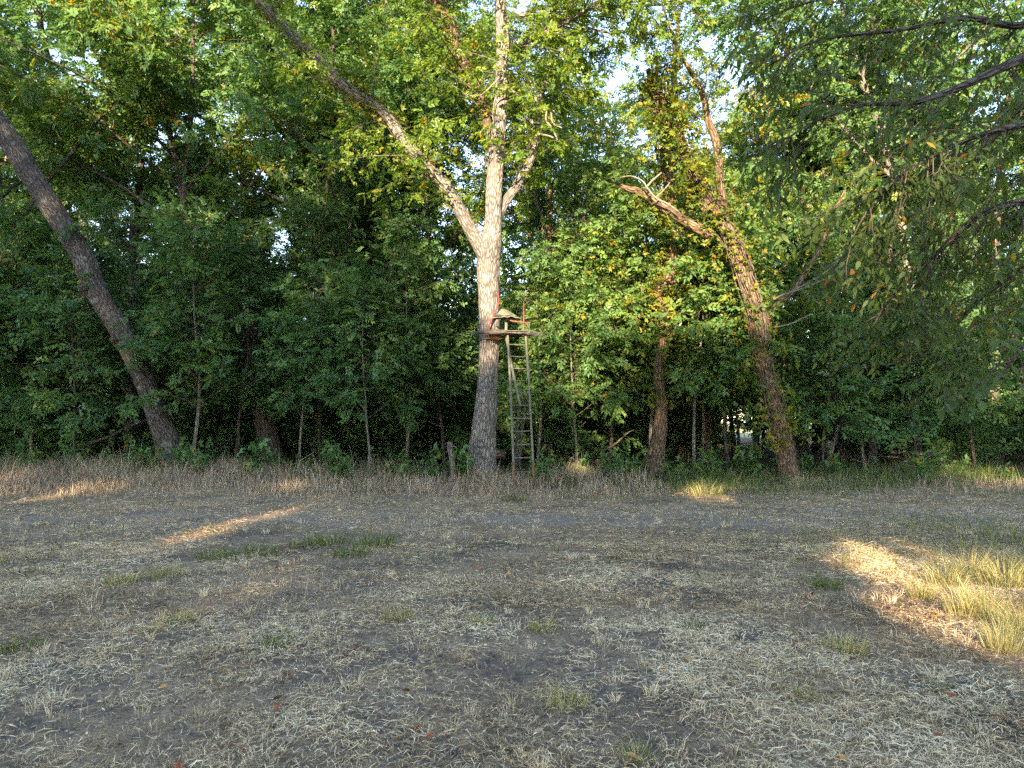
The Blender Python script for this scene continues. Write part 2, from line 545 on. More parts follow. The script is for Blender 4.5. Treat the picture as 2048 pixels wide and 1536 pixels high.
def ground_material():
    m, nt = new_mat("dark_soil_with_chaff")
    L = nt.links.new
    out = nt.nodes.new("ShaderNodeOutputMaterial")
    tc = nt.nodes.new("ShaderNodeTexCoord")
    def noise(sc, det=6, rough=0.6):
        n = nt.nodes.new("ShaderNodeTexNoise"); n.inputs["Scale"].default_value = sc; n.inputs["Detail"].default_value = det; n.inputs["Roughness"].default_value = rough
        L(tc.outputs["Object"], n.inputs[0]); return n.outputs["Fac"]
    soil = ramp(nt, [(0.25, (0.032, 0.030, 0.028)), (0.5, (0.075, 0.068, 0.061)), (0.75, (0.16, 0.140, 0.120))]); L(noise(26, 8, 0.75), soil.inputs[0])
    chaff = ramp(nt, [(0.3, (0.15, 0.095, 0.055)), (0.5, (0.36, 0.245, 0.145)), (0.72, (0.62, 0.44, 0.26))]); L(noise(40, 8, 0.8), chaff.inputs[0])
    mk = ramp(nt, [(0.36, (0.0, 0.0, 0.0)), (0.58, (0.85, 0.85, 0.85))])
    mix_in = math_node(nt, 'ADD', math_node(nt, 'MULTIPLY', noise(0.9, 4), 0.55), math_node(nt, 'MULTIPLY', noise(11, 4), 0.45))
    L(mix_in, mk.inputs[0])
    cm = nt.nodes.new("ShaderNodeMix"); cm.data_type = 'RGBA'; L(mk.outputs[0], cm.inputs[0]); L(soil.outputs[0], cm.inputs[6]); L(chaff.outputs[0], cm.inputs[7])
    # the worn two-track of bare grey soil, and the brown litter of the wood's floor
    sx = nt.nodes.new("ShaderNodeSeparateXYZ"); L(tc.outputs["Object"], sx.inputs[0])
    wob = math_node(nt, 'MULTIPLY', math_node(nt, 'SUBTRACT', noise(0.5, 3), 0.5), 3.0)
    yy = math_node(nt, 'ADD', math_node(nt, 'ADD', sx.outputs[1], wob), math_node(nt, 'MULTIPLY', sx.outputs[0], -0.03))
    tr = ramp(nt, [(0.0, (0, 0, 0)), (0.30, (0, 0, 0)), (0.42, (0.8, 0.8, 0.8)), (0.58, (0.8, 0.8, 0.8)), (0.70, (0, 0, 0))])
    L(math_node(nt, 'DIVIDE', math_node(nt, 'SUBTRACT', yy, 8.0), 8.0), tr.inputs[0])
    br = ramp(nt, [(0.38, (0, 0, 0)), (0.60, (1, 1, 1))]); L(noise(1.3, 6, .7), br.inputs[0])
    tr_f = math_node(nt, 'MULTIPLY', tr.outputs[0], br.outputs[0])
    bare = nt.nodes.new("ShaderNodeMix"); bare.data_type = 'RGBA'; L(tr_f, bare.inputs[0]); L(cm.outputs[2], bare.inputs[6]); 
    grey = ramp(nt, [(0.3, (0.14, 0.118, 0.096)), (0.7, (0.36, 0.305, 0.245))]); L(noise(30, 8, 0.75), grey.inputs[0]); L(grey.outputs[0], bare.inputs[7])
    lit = ramp(nt, [(0.3, (0.035, 0.026, 0.018)), (0.6, (0.10, 0.07, 0.045)), (0.8, (0.20, 0.14, 0.085))]); L(noise(22, 8, 0.8), lit.inputs[0])
    wd = ramp(nt, [(0.0, (0, 0, 0)), (0.2, (0, 0, 0)), (0.45, (1, 1, 1))]); L(math_node(nt, 'DIVIDE', math_node(nt, 'SUBTRACT', yy, 16.0), 10.0), wd.inputs[0])
    woods = nt.nodes.new("ShaderNodeMix"); woods.data_type = 'RGBA'; L(wd.outputs[0], woods.inputs[0]); L(bare.outputs[2], woods.inputs[6]); L(lit.outputs[0], woods.inputs[7])
    # the mown field far beyond the wood
    fd = ramp(nt, [(0.0, (0, 0, 0)), (0.62, (0, 0, 0)), (0.66, (1, 1, 1))]); L(math_node(nt, 'DIVIDE', sx.outputs[1], 120.0), fd.inputs[0])
    field = nt.nodes.new("ShaderNodeMix"); field.data_type = 'RGBA'; L(fd.outputs[0], field.inputs[0]); L(woods.outputs[2], field.inputs[6]); field.inputs[7].default_value = (0.30, 0.30, 0.14, 1)
    pb = nt.nodes.new("ShaderNodeBsdfPrincipled"); pb.inputs["Roughness"].default_value = 0.95; pb.inputs["Specular IOR Level"].default_value = 0.1
    L(field.outputs[2], pb.inputs["Base Color"])
    bp = nt.nodes.new("ShaderNodeBump"); bp.inputs["Strength"].default_value = 0.7; bp.inputs["Distance"].default_value = 0.02
    L(noise(34, 8, 0.75), bp.inputs["Height"]); L(bp.outputs[0], pb.inputs["Normal"])
    L(pb.outputs[0], out.inputs[0])
    return m
ground = tag(link("ground", g_me, ground_material()), "dark soil of the clearing strewn with dry straw and chaff", kind="structure")

# ------------------------------------------------------------------ hero trees
def px_path(pts, Y, n):
    """pts: (x, y, width_px[, Y]) rows of the photograph -> smooth path and radii"""
    P, rad = [], []
    for q in pts:
        d = q[3] if len(q) > 3 else Y
        P.append(at(q[0], q[1], d)); rad.append(q[2] / pxm(d) / 2)
    A = catmull(np.column_stack([P, rad]), n)
    return A[:, :3], np.maximum(A[:, 3], 0.003)

def tree_thing(name, loc, label, group=None, cat="tree"):
    o = empty(name, loc)
    tag(o, label, cat, group)
    return o

def part(o_parent, name, me, mat, kind=None, label=None):
    """mesh in world coordinates made local to its thing"""
    l = np.array(o_parent.location)
    n = len(me.vertices)
    co = np.empty(n * 3, np.float32); me.vertices.foreach_get("co", co)
    me.vertices.foreach_set("co", (co.reshape(-1, 3) - l).ravel().astype(np.float32))
    o = link(name, me, mat, o_parent)
    tag(o, label, kind=kind)
    return o

# --- the forked ash that carries the stand
YM = 18.6
root = at(962, 945, YM); root[2] = 0.0
ash = tree_thing("ash_tree", tuple(root), "big forked grey ash tree behind the ladder, its bark pale in the sun")
trunk_pts = [(962, 985, 92), (962, 962, 74), (963, 935, 62), (966, 900, 54), (973, 800, 43), (978, 700, 40), (978, 600, 40), (977, 530, 46), (981, 490, 46), (986, 440, 33), (988, 380, 32), (993, 307, 33), (1002, 205, 27), (1004, 102, 24), (1001, 0, 24), (998, -110, 20), (1004, -230, 15), (1000, -340, 9), (1010, -420, 4)]
tp, tr_ = px_path(trunk_pts, YM, 260)
part(ash, "trunk", Wood().tube(tp, tr_, 56, 0.10, 1, 15.0, flare=(.45, .40, 2.5)).mesh("ash_trunk"), M_BARK)
limb_defs = [
    ([(972, 520, 36), (953, 480, 34), (925, 430, 31), (899, 386, 31), (860, 340, 29), (823, 300, 28), (776, 236, 27), (737, 205, 26), (700, 181, 25), (632, 116, 25), (564, 48, 24), (519, 0, 23), (470, -70, 18), (400, -150, 12), (330, -220, 5)], [(0, 0), (1, -1.5)], 1.2),
    ([(990, 340, 16), (977, 262, 21), (964, 205, 22), (933, 147, 24), (916, 102, 25), (899, 44, 26), (871, 0, 26), (830, -80, 20), (800, -190, 13), (790, -300, 5)], [(0, .2), (1, 1.8)], 1.0),
    ([(985, 462, 16), (1008, 410, 20), (1035, 369, 19), (1059, 325, 17), (1070, 283, 15), (1063, 219, 14), (1083, 185, 14), (1100, 137, 12), (1112, 80, 10), (1135, 20, 8), (1150, -80, 4)], [(0, .1), (1, 1.0)], 1.0),
    ([(1003, 45, 10), (1022, 34, 9), (1080, 26, 9), (1160, 18, 8), (1250, 12, 7), (1330, 8, 6), (1420, -6, 4)], [(0, 0), (1, -1.5)], 0.7),
    ([(1002, 120, 12), (1060, 80, 10), (1140, 40, 9), (1210, -10, 8), (1260, -80, 4)], [(0, 0), (1, -2.5)], 0.6),
    ([(1000, -120, 12), (930, -190, 10), (850, -240, 8), (760, -330, 4)], [(0, 0), (1, -2.5)], 0.6),
    ([(1003, -60, 12), (1090, -150, 10), (1200, -200, 8), (1300, -300, 4)], [(0, 0), (1, 1.5)], 0.6),
]
limbs = []
for i, (pts, dY, wgt) in enumerate(limb_defs):
    k = len(pts)
    pts = [(a, b, w, YM + dY[1][1] * (j / (k - 1)) + dY[0][1]) for j, (a, b, w) in enumerate(pts)]
    lp, lr = px_path(pts, YM, 90)
    lr = lr * (.84 if i == 0 else .9)
    part(ash, "limb", Wood().tube(lp, lr, 24, 0.11, 20 + i, 14.0).mesh("ash_limb"), M_BARK if i != 1 else M_BARK_VINE)
    limbs.append((lp, lr, wgt))
r = np.random.default_rng(101)
wood = Wood()
def clip_main(p):      # nothing grows low across the front of the trunk
    ex, ey = 1024 + FPX * p[0] / p[1], HOR - FPX * (p[2] - EYE) / p[1]
    if ((ex - 1325) / 45) ** 2 + ((ey - 170) / 70) ** 2 < 1: return True       # the open patch of sky
    return p[2] < 5.4 or (abs(p[0] + 0.45) < 0.35 and p[1] < YM and p[2] < 8.5)
P, D, S = grow([limbs[0][:2] + (1.0,), limbs[1][:2] + (1.0,), limbs[2][:2] + (1.3,), limbs[3][:2] + (0.9,), limbs[4][:2] + (0.7,), limbs[5][:2] + (.6,), limbs[6][:2] + (.6,), (tp[150:], tr_[150:], 0.9)],
               r, wood, 33, 2.2, 8, 0.65, 7, 0.225, t0=0.16, grav=-0.2, clip=clip_main)
part(ash, "branches", wood.mesh("ash_branches"), M_TWIG, "stuff")
part(ash, "crown", leaf_mesh("ash_crown", P, D, S, TPL_ASH, r, 0.60, 0.20, yellow=0.03), M_ASH, "stuff")
print("ash leaves", len(P), time.time() - T0)

# bleached dead branches hanging off the right limb and the leader
for pts in ([(1076, 218, 5), (1085, 214, 5), (1093, 222, 4), (1092, 240, 4), (1105, 258, 4), (1118, 286, 3)], [(1102, 222, 4), (1106, 246, 4), (1124, 256, 3)], [(1075, 268, 5), (1098, 272, 4), (1112, 278, 3)],
            [(1015, 130, 4), (1010, 180, 4), (990, 200, 3), (985, 240, 2)], [(1006, 165, 5), (1035, 190, 4), (1050, 205, 3), (1060, 222, 2)], [(1003, 150, 5), (985, 170, 4), (962, 190, 3), (940, 192, 2)],
            [(1012, 50, 5), (1016, 90, 5), (1008, 140, 4)], [(1040, 125, 3), (1062, 165, 3), (1065, 185, 2)], [(1045, 130, 3), (1055, 150, 3), (1048, 168, 2)]):
    a, b = px_path([(x, y, w, YM - 0.35) for x, y, w in pts], YM - 0.35, 20)
    part(ash, "dead_branch", Wood().tube(a, b, 6, 0.06, 7).mesh("ash_dead_branch"), M_DEAD)

# --- the leaning tree on the left
YL = 20.2
root = at(345, 925, YL); root[2] = float(ground_z(root[0], root[1]))
lean = tree_thing("leaning_tree", tuple(root), "dark brown leaning tree trunk crossing the left edge of the woods")
lp_, lr_ = px_path([(352, 960, 78), (345, 925, 66), (338, 893, 56), (318, 838, 50), (294, 773, 49), (268, 715, 50), (246, 671, 54), (214, 620, 53), (186, 568, 56), (164, 512, 54), (100, 410, 54), (36, 307, 60), (-25, 215, 54), (-110, 100, 48), (-220, -40, 40), (-330, -190, 30), (-430, -330, 18), (-500, -430, 6)], YL, 240)
lr_ = lr_ * np.interp(np.linspace(0, 1, 240), [0, .12, .25, 1], [.95, .86, .76, .72])
part(lean, "trunk", Wood().tube(lp_, lr_, 48, 0.10, 41, 17.0, flare=(.4, .40, 2.5)).mesh("leaning_trunk"), M_BARK_LEAN)
for (x, y, w) in ((166, 575, 13), (228, 680, 9), (284, 742, 7)):
    c = at(x, y, YL - 0.32)
    k = np.array([c + np.array([-0.02, 0.14, -0.05]), c, c + np.array([-0.03, -0.10, 0.03]), c + np.array([-0.035, -0.12, 0.035])])
    part(lean, "knot", Wood().tube(k, np.array([1.0, .8, .5, .1]) * w / pxm(YL), 12, 0.25, 9, 20).mesh("leaning_knot"), M_BARK_LEAN)
r = np.random.default_rng(102)
wood = Wood()
lim2 = []
for (t, dv) in ((.74, (-.9, .5, 1.0)), (.80, (-.5, .8, 1.2)), (.85, (.9, 0.1, 1.1)), (.93, (-1, -.4, 1))):
    p, tan = along(lp_, t)
    b = branch_path(p, unit(np.array(dv)), 5.0, r, .3, 0.1, 10)
    rad = np.linspace(.10, .02, 10)
    part(lean, "limb", Wood().tube(b, rad, 10, 0.06, 3).mesh("leaning_limb"), M_BARK_LEAN)
    lim2.append((b, rad, 1.0))
P, D, S = grow(lim2, r, wood, 10, 2.2, 7, 0.65, 6, 0.2, t0=0.25, clip=lambda p: p[2] < 6.0)
part(lean, "branches", wood.mesh("leaning_branches"), M_TWIG, "stuff")
part(lean, "crown", leaf_mesh("leaning_crown", P, D, S, TPL_ASH, r, 0.42, 0.2, yellow=0.03), M_ASH, "stuff")

# --- the vine-clad broken tree on the right
YV = 18.6
root = at(1578, 950, YV); root[2] = 0.0
vt = tree_thing("broken_tree", tuple(root), "shaggy leaning tree with a snapped top, wrapped in yellowing vines, right of the ladder")
vp, vr = px_path([(1590, 985, 58), (1583, 960, 44), (1578, 944, 36), (1568, 893, 36), (1553, 825, 33), (1528, 739, 31), (1517, 654, 34), (1493, 568, 36), (1471, 500, 32), (1447, 455, 32), (1425, 425, 30), (1406, 384, 27), (1390, 353, 26), (1375, 320, 25), (1357, 273, 24), (1336, 239, 22), (1322, 205, 19), (1309, 164, 16), (1300, 148, 15), (1296, 138, 9)], YV, 200)
part(vt, "trunk", Wood().tube(vp, vr, 40, 0.17, 61, 16.0, flare=(.5, .35, 2.5)).mesh("broken_trunk"), M_BARK_VINE)
a, b = px_path([(1309, 168, 11), (1313, 145, 10), (1314, 128, 8), (1311, 112, 5)], YV, 16)
part(vt, "stub", Wood().tube(a, b, 10, 0.15, 3).mesh("broken_stub"), M_BARK_VINE)
vl = []
for i, (pts, wgt) in enumerate((
        ([(1425, 470, 22), (1406, 462, 22), (1357, 435, 21), (1318, 409, 19), (1279, 384, 16), (1258, 378, 12), (1242, 371, 9)], 0.35),
        ([(1450, 440, 20), (1440, 370, 18), (1433, 290, 16), (1416, 239, 14), (1406, 191, 12), (1382, 143, 10), (1358, 103, 8), (1340, 55, 6), (1326, 10, 5), (1315, -60, 3)], 1.3),
        ([(1530, 660, 16), (1539, 626, 16), (1560, 604, 14), (1580, 589, 13), (1608, 548, 12), (1638, 500, 10), (1660, 440, 7), (1690, 380, 4)], 0.9))):
    dY = (0.0, -0.9, 1.2)[i]
    k = len(pts)
    a, b = px_path([(x, y, w, YV + dY * j / (k - 1)) for j, (x, y, w) in enumerate(pts)], YV, 60)
    part(vt, "limb", Wood().tube(a, b, 16, 0.1, 70 + i, 16.0).mesh("broken_limb"), M_BARK_VINE)
    vl.append((a, b, wgt))
r = np.random.default_rng(103)
wood = Wood()
P, D, S = grow([vl[1], vl[2], (vp[90:190], vr[90:190], .8)], r, wood, 20, 1.5, 8, 0.5, 7, 0.17, t0=0.25, grav=-0.15)
part(vt, "branches", wood.mesh("broken_branches"), M_TWIG, "stuff")
part(vt, "crown", leaf_mesh("broken_crown", P, D, S, TPL_ASH, r, 0.55, 0.22, yellow=0.16), M_ASH, "stuff")
for pts in ([(1240, 355, 1.5), (1262, 352, 2.5), (1285, 362, 3.2), (1294, 375, 3.6), (1312, 396, 4), (1336, 408, 4), (1358, 424, 3.5)], [(1294, 373, 5), (1306, 360, 4), (1323, 345, 3)], [(1312, 394, 4), (1325, 383, 3), (1340, 365, 2)],
            [(1545, 600, 4), (1570, 588, 3.5), (1610, 575, 3), (1650, 558, 2), (1690, 536, 1.4)], [(1580, 584, 3), (1615, 566, 2.5), (1650, 545, 2), (1680, 520, 1.5)], [(1548, 655, 3), (1580, 648, 2.5), (1605, 636, 2), (1625, 628, 1.5)], [(1600, 574, 2), (1622, 590, 1.6), (1640, 612, 1.2)]):
    a, b = px_path([(x, y, w, YV - 0.4) for x, y, w in pts], YV - 0.4, 20)
    part(vt, "dead_branch", Wood().tube(a, b, 6, 0.06, 7).mesh("broken_dead_branch"), M_DEAD)

# --- climbing vines (poison ivy and creeper) on that tree, its neighbour and the ash limb
def vine_on(path, rad, r, label, n_stem, n_leaf, t_lo, t_hi, spread, size, tint=0.5, yel=0.2, name="climbing_vine", front=0.6):
    base, _ = along(path, t_lo)
    o = empty(name, tuple(base)); tag(o, label, "vine", "vines climbing the trunks")
    w = Wood()
    for k in range(n_stem):
        th, ts = r.uniform(0, 6.28), []
        a0 = r.uniform(t_lo, t_lo + .25 * (t_hi - t_lo)); a1 = r.uniform(a0 + .3 * (t_hi - t_lo), t_hi)
        for t in np.linspace(a0, min(a1, .99), 26):
            c, tan = along(path, t); rr = np.interp(t, np.linspace(0, 1, len(rad)), rad)
            th += r.normal(0, .22)
            A = unit(np.cross(tan, [0, 1, 0])); B = np.cross(tan, A)
            ts.append(c + (A * math.cos(th) + B * math.sin(th)) * (rr * 1.08 + 0.01 + abs(r.normal(0, .02))))
        w.tube(np.array(ts), np.full(26, r.uniform(.008, .022)), 5, cap=False)
    P, D, S = [], [], []
    for k in range(n_leaf):
        t = r.uniform(t_lo, t_hi)
        c, tan = along(path, min(t, .99)); rr = np.interp(t, np.linspace(0, 1, len(rad)), rad)
        th = r.uniform(0, 6.28)
        A = unit(np.cross(tan, [0, 1, 0])); B = np.cross(tan, A)
        q = A * math.cos(th) + B * math.sin(th)
        clump = 0.35 + 1.3 * float(vnoise(np.array([[t * 22, th * .8, 3.0]]), 5)[0]) ** 2
        P.append(c + q * (rr + spread * r.random() ** 1.8 * clump)); D.append(unit(q + np.array([0, -.2, -.35]) + r.normal(0, .4, 3))); S.append(size * r.uniform(.6, 1.3))
    part(o, "stems", w.mesh("vine_stems"), M_TWIG, "stuff")
    part(o, "leaves", leaf_mesh("vine_leaves", P, D, S, TPL_IVY, r, tint, 0.3, 0.8, yel), M_VINE, "stuff")
    return o
TPL_IVY = []
for _ in range(4):
    V = [leaflet((0.3, 0, 0), a + _r.uniform(-.15, .15), 0.55 * _r.uniform(.9, 1.1), 0.19, _r.uniform(.1, .4)) for a in (-1.15, 0, 1.15)]
    TPL_IVY.append(np.concatenate(V))
r = np.random.default_rng(104)
vine_on(vp, vr, r, "dense yellowing creeper wrapped round the snapped leaning tree", 18, 2500, 0.16, 0.92, 0.95, 0.18, 0.54, 0.06)
vine_on(vl[0][0], vl[0][1], r, "sparse creeper along the snapped left limb of the vine-clad tree", 2, 200, 0.0, 0.7, 0.4, 0.14, 0.5, 0.06)
vine_on(limbs[0][0], limbs[0][1], r, "green creeper along the long left limb of the big ash", 4, 1000, 0.18, 0.85, 0.5, 0.15, 0.52, 0.04)
vine_on(limbs[1][0], limbs[1][1], r, "green creeper clothing the shaggy limb behind the ash leader", 6, 1100, 0.0, 0.95, 0.45, 0.15, 0.52, 0.06)

# --- the twisted trunk behind, left of the broken tree
YT = 20.4
root = at(1312, 915, YT); root[2] = 0
tw_t = tree_thing("twisted_tree", tuple(root), "reddish twisted trunk half hidden by vines between the ladder and the snapped tree")
a, b = px_path([(1310, 950, 46), (1313, 925, 36), (1314, 905, 30), (1320, 860, 27), (1322, 807, 25), (1318, 739, 22), (1328, 671, 22), (1332, 620, 24), (1322, 590, 26), (1336, 560, 24), (1350, 500, 24), (1350, 440, 25), (1340, 380, 22), (1330, 300, 18), (1345, 200, 14), (1350, 100, 9), (1360, 20, 4)], YT, 140)
part(tw_t, "trunk", Wood().tube(a, b, 34, 0.17, 81, 16.0, flare=(.5, .35, 2)).mesh("twisted_trunk"), M_BARK_VINE)
wood = Wood()
P, D, S = grow([(a[60:], b[60:], 1.0)], r, wood, 16, 2.0, 9, 0.55, 7, 0.17, t0=0.0)
part(tw_t, "branches", wood.mesh("twisted_branches"), M_TWIG, "stuff")
part(tw_t, "crown", leaf_mesh("twisted_crown", P, D, S, TPL_ELM, r, 0.52, 0.22, yellow=0.08), M_ASH, "stuff")
vine_on(a, b, r, "leafy creeper round the reddish twisted trunk", 8, 1600, 0.24, 0.85, 0.85, 0.18, 0.52, 0.05)

print("heroes", time.time() - T0)

# ------------------------------------------------------------------ woodland prototypes
def copy_tree(proto, loc, rz, sc, label, group, tint=0.5, tilt=(0, 0)):
    o = proto.copy(); COL.objects.link(o)
    o.location = loc; o.rotation_euler = (tilt[0], tilt[1], rz); o.scale = (sc, sc, sc)
    tag(o, label, group=group)
    for ch in proto.children:
        c = ch.copy(); COL.objects.link(c); c.parent = o
        c.color = (tint, .5, .5, 1)
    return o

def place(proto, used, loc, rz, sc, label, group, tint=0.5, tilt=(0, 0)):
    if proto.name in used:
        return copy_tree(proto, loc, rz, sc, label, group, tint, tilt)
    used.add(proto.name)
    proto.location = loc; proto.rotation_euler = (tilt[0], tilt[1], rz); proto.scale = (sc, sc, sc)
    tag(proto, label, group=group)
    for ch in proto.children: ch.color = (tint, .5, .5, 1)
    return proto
USED = set()

def proto_under(seed, h, nb, blen, tpl, mat, bark, low=0.12, rad=0.055, lsz=0.2, mid=0.36, ntw=10, nlf=8):
    r = np.random.default_rng(seed)
    o = empty("understory_tree"); tag(o, "x", "tree")
    p = branch_path(np.array([0, 0, -0.05]), np.array([r.normal(0, .08), r.normal(0, .08), 1]), h, r, .16, .1, 12)
    rd = np.linspace(rad, .008, 12)
    A = catmull(np.column_stack([p, rd]), 40)
    link("trunk", Wood().tube(A[:, :3], A[:, 3], 10, 0.05, seed).mesh("understory_trunk"), bark, o)
    w = Wood()
    P, D, S = grow([(A[:, :3], A[:, 3], 1.0)], r, w, nb, blen, ntw, .6, nlf, lsz, t0=low, grav=-0.18, upw=.3)
    tag(link("branches", w.mesh("understory_branches"), M_TWIG, o), kind="stuff")
    tag(link("crown", leaf_mesh("understory_crown", P, D, S, tpl, r, mid, .22, yellow=.01), mat, o), kind="stuff")
    return o

def proto_canopy(seed, h, nl, mat, bark, tpl, first=.35, nb=15, rad=.19, lsz=.30):
    r = np.random.default_rng(seed)
    o = empty("canopy_tree"); tag(o, "x", "tree")
    p = branch_path(np.array([0, 0, -0.1]), np.array([r.normal(0, .05), r.normal(0, .05), 1]), h, r, .14, .1, 14)
    rd = np.linspace(rad, .02, 14); rd[0] *= 1.35
    A = catmull(np.column_stack([p, rd]), 60)
    link("trunk", Wood().tube(A[:, :3], A[:, 3], 14, 0.08, seed).mesh("canopy_trunk"), bark, o)
    ls = [(A[30:, :3], A[30:, 3], .8)]
    for k in range(nl):
        t = first + (0.92 - first) * (k + r.uniform(0, .8)) / nl
        q, tan = along(A[:, :3], t)
        az = k * 2.4 + r.uniform(-.4, .4)
        L = (h * .32) * (1.15 - .65 * (t - first) / (1 - first)) * r.uniform(.8, 1.15)
        b = branch_path(q, np.array([math.cos(az), math.sin(az), .75]), L, r, .3, .05, 9)
        rb = np.linspace(np.interp(t, np.linspace(0, 1, 60), A[:, 3]) * .6, .012, 9)
        link("limb", Wood().tube(b, rb, 8, 0.05, seed + k).mesh("canopy_limb"), bark, o)
        ls.append((b, rb, 1.0))
    w2 = Wood()
    P, D, S = grow(ls, r, w2, nb, 1.9, 8, .65, 7, lsz, t0=.25, grav=-.2, wood_seg=(4, 0))
    tag(link("branches", w2.mesh("canopy_branches"), M_TWIG, o), kind="stuff")
    tag(link("crown", leaf_mesh("canopy_crown", P, D, S, tpl, r, .42, .22, yellow=.02), mat, o), kind="stuff")
    return o

U = [proto_under(201, 7.0, 46, 2.0, TPL_ASH, M_UNDER, M_BARK_PALE, low=.23, lsz=.24),
     proto_under(202, 6.0, 40, 1.9, TPL_BROAD, M_UNDER, M_BARK_DARK, low=.21, lsz=.24),
     proto_under(203, 8.0, 52, 2.1, TPL_ELM, M_UNDER, M_BARK_DARK, low=.24, lsz=.19, ntw=11),
     proto_under(204, 4.2, 28, 1.5, TPL_ASH, M_UNDER, M_BARK_PALE, low=.30, rad=.032, lsz=.22)]
B = [proto_under(211, 2.6, 30, 1.5, TPL_ELM, M_UNDER, M_BARK_DARK, low=.04, rad=.02, lsz=.22, ntw=9),
     proto_under(212, 2.2, 28, 1.3, TPL_ASH, M_UNDER, M_BARK_DARK, low=.04, rad=.02, lsz=.22, ntw=9)]
for b_ in B: b_.name = "shrub"; b_["category"] = "shrub"
C = [proto_canopy(301, 17, 8, M_UNDER, M_BARK_LEAN, TPL_ASH),
     proto_canopy(302, 19, 9, M_UNDER, M_BARK_PALE, TPL_ELM, first=.42),
     proto_canopy(303, 16, 8, M_UNDER, M_BARK_DARK, TPL_ELM, first=.3)]
for c in C[:]: c.name = "canopy_tree"
print("protos", time.time() - T0)

def gpos(px, Y):
    p = at(px, 900, Y)
    return (p[0], Y, float(ground_z(np.array([p[0]]), np.array([Y]))[0]))

# --- edge of the wood: individual small trees (photo column, depth, prototype, height scale, leaf tint shift raised to brighten sunlit trees, label)
edge = [
    (-60, 21.5, 1, 1.15, .48, "bushy elm at the far left edge of the wood"),
    (60, 22.5, 0, 1.10, .50, "leafy young ash left of the leaning trunk, beside the photo's edge"),
    (157, 21.3, 1, 1.05, .47, "thin grey-stemmed elm just left of the leaning trunk"),
    (262, 23.0, 2, 1.05, .50, "tall understory ash standing behind the leaning trunk"),
    (383, 20.0, 0, 1.02, .50, "slim pale-stemmed ash sapling just right of the leaning trunk"),
    (470, 22.2, 1, 1.20, .48, "full dark elm between the leaning trunk and the dark stump"),
    (597, 20.4, 3, 1.25, .46, "thin pale sapling standing alone left of the pinnate thicket"),
    (640, 22.6, 2, 1.05, .49, "tall understory ash in the middle of the left thicket"),
    (742, 19.4, 3, 1.22, .47, "crooked sapling with fern-like sprays, left of the big ash"),
    (810, 21.4, 0, 1.02, .47, "leafy ash in the shade just left of the big ash trunk"),
    (890, 23.2, 1, 1.15, .50, "rounded elm right behind the big ash trunk"),
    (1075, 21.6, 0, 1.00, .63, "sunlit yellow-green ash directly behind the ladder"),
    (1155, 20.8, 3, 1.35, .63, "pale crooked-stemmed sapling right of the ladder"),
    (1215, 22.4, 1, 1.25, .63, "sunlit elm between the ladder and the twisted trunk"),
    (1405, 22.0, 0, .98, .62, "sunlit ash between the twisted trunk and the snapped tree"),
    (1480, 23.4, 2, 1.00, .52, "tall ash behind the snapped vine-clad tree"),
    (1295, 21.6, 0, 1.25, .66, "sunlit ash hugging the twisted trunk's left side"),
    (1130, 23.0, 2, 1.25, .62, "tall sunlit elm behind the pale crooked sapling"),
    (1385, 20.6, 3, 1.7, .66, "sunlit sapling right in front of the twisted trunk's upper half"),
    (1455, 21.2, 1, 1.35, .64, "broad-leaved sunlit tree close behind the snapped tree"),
    (1642, 20.0, 1, .95, .50, "slim dark-stemmed elm just right of the snapped tree"),
    (1730, 22.5, 0, 1.05, .50, "leafy ash in shade under the overhanging boughs"),
    (1840, 21.5, 1, 1.05, .47, "dark elm behind the low overhanging boughs"),
    (1950, 22.5, 2, .95, .48, "tall dark ash near the right edge of the wood"),
    (2060, 21.0, 1, 1.05, .47, "bushy elm at the far right edge of the wood"),
]
r = np.random.default_rng(55)
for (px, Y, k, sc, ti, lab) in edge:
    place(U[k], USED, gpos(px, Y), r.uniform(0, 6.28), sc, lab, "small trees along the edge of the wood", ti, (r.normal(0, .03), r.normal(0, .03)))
# --- tall trees just behind the edge; central crowns tinted yellower to add sunlight
tall = [
    (60, 26, 0, 1.0, .50, "tall leafy tree filling the upper left corner"),
    (215, 29, 2, 1.05, .50, "tall tree behind the leaning trunk"),
    (372, 27.5, 1, 1.0, .52, "tall pale-trunked tree, left of the yellowing crown"),
    (455, 27, 0, .92, .70, "tall tree with a yellowing crown left of the long ash limb"),
    (640, 26.5, 2, .98, .50, "tall dark tree under the long left limb of the ash"),
    (770, 31, 1, 1.05, .60, "tall tree seen between the ash limb and its leader"),
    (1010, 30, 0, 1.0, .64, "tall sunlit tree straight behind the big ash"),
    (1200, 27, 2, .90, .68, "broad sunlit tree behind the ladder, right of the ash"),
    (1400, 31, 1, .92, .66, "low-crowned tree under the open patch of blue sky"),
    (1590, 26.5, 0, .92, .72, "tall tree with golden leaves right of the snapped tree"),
    (1680, 29, 2, 1.05, .52, "tall tree behind the overhanging boughs"),
    (1830, 26, 1, 1.0, .50, "tall tree behind the boughs in the upper right"),
    (1990, 29, 0, 1.05, .50, "tall tree at the right edge behind the boughs"),
    (300, 25.5, 0, .88, .52, "tree filling the gap right above the leaning trunk"),
    (700, 25, 1, .80, .50, "dark tree under the bend of the long ash limb"),
    (870, 27, 2, 1.0, .62, "tall tree between the long limb and the ash leader"),
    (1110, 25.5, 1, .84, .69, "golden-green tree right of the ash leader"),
    (1600, 30, 2, 1.1, .54, "tall tree showing left of the overhanging boughs"),
    (1760, 31, 0, 1.1, .50, "tall tree glimpsed through the overhanging boughs"),
    (150, 32, 1, 1.15, .50, "tall tree showing above the leaning trunk's bough"),
    (-120, 30, 1, 1.0, .50, "tall tree beyond the left edge of the view"),
    (2190, 28, 2, 1.05, .50, "tall tree beyond the right edge of the view"),
]
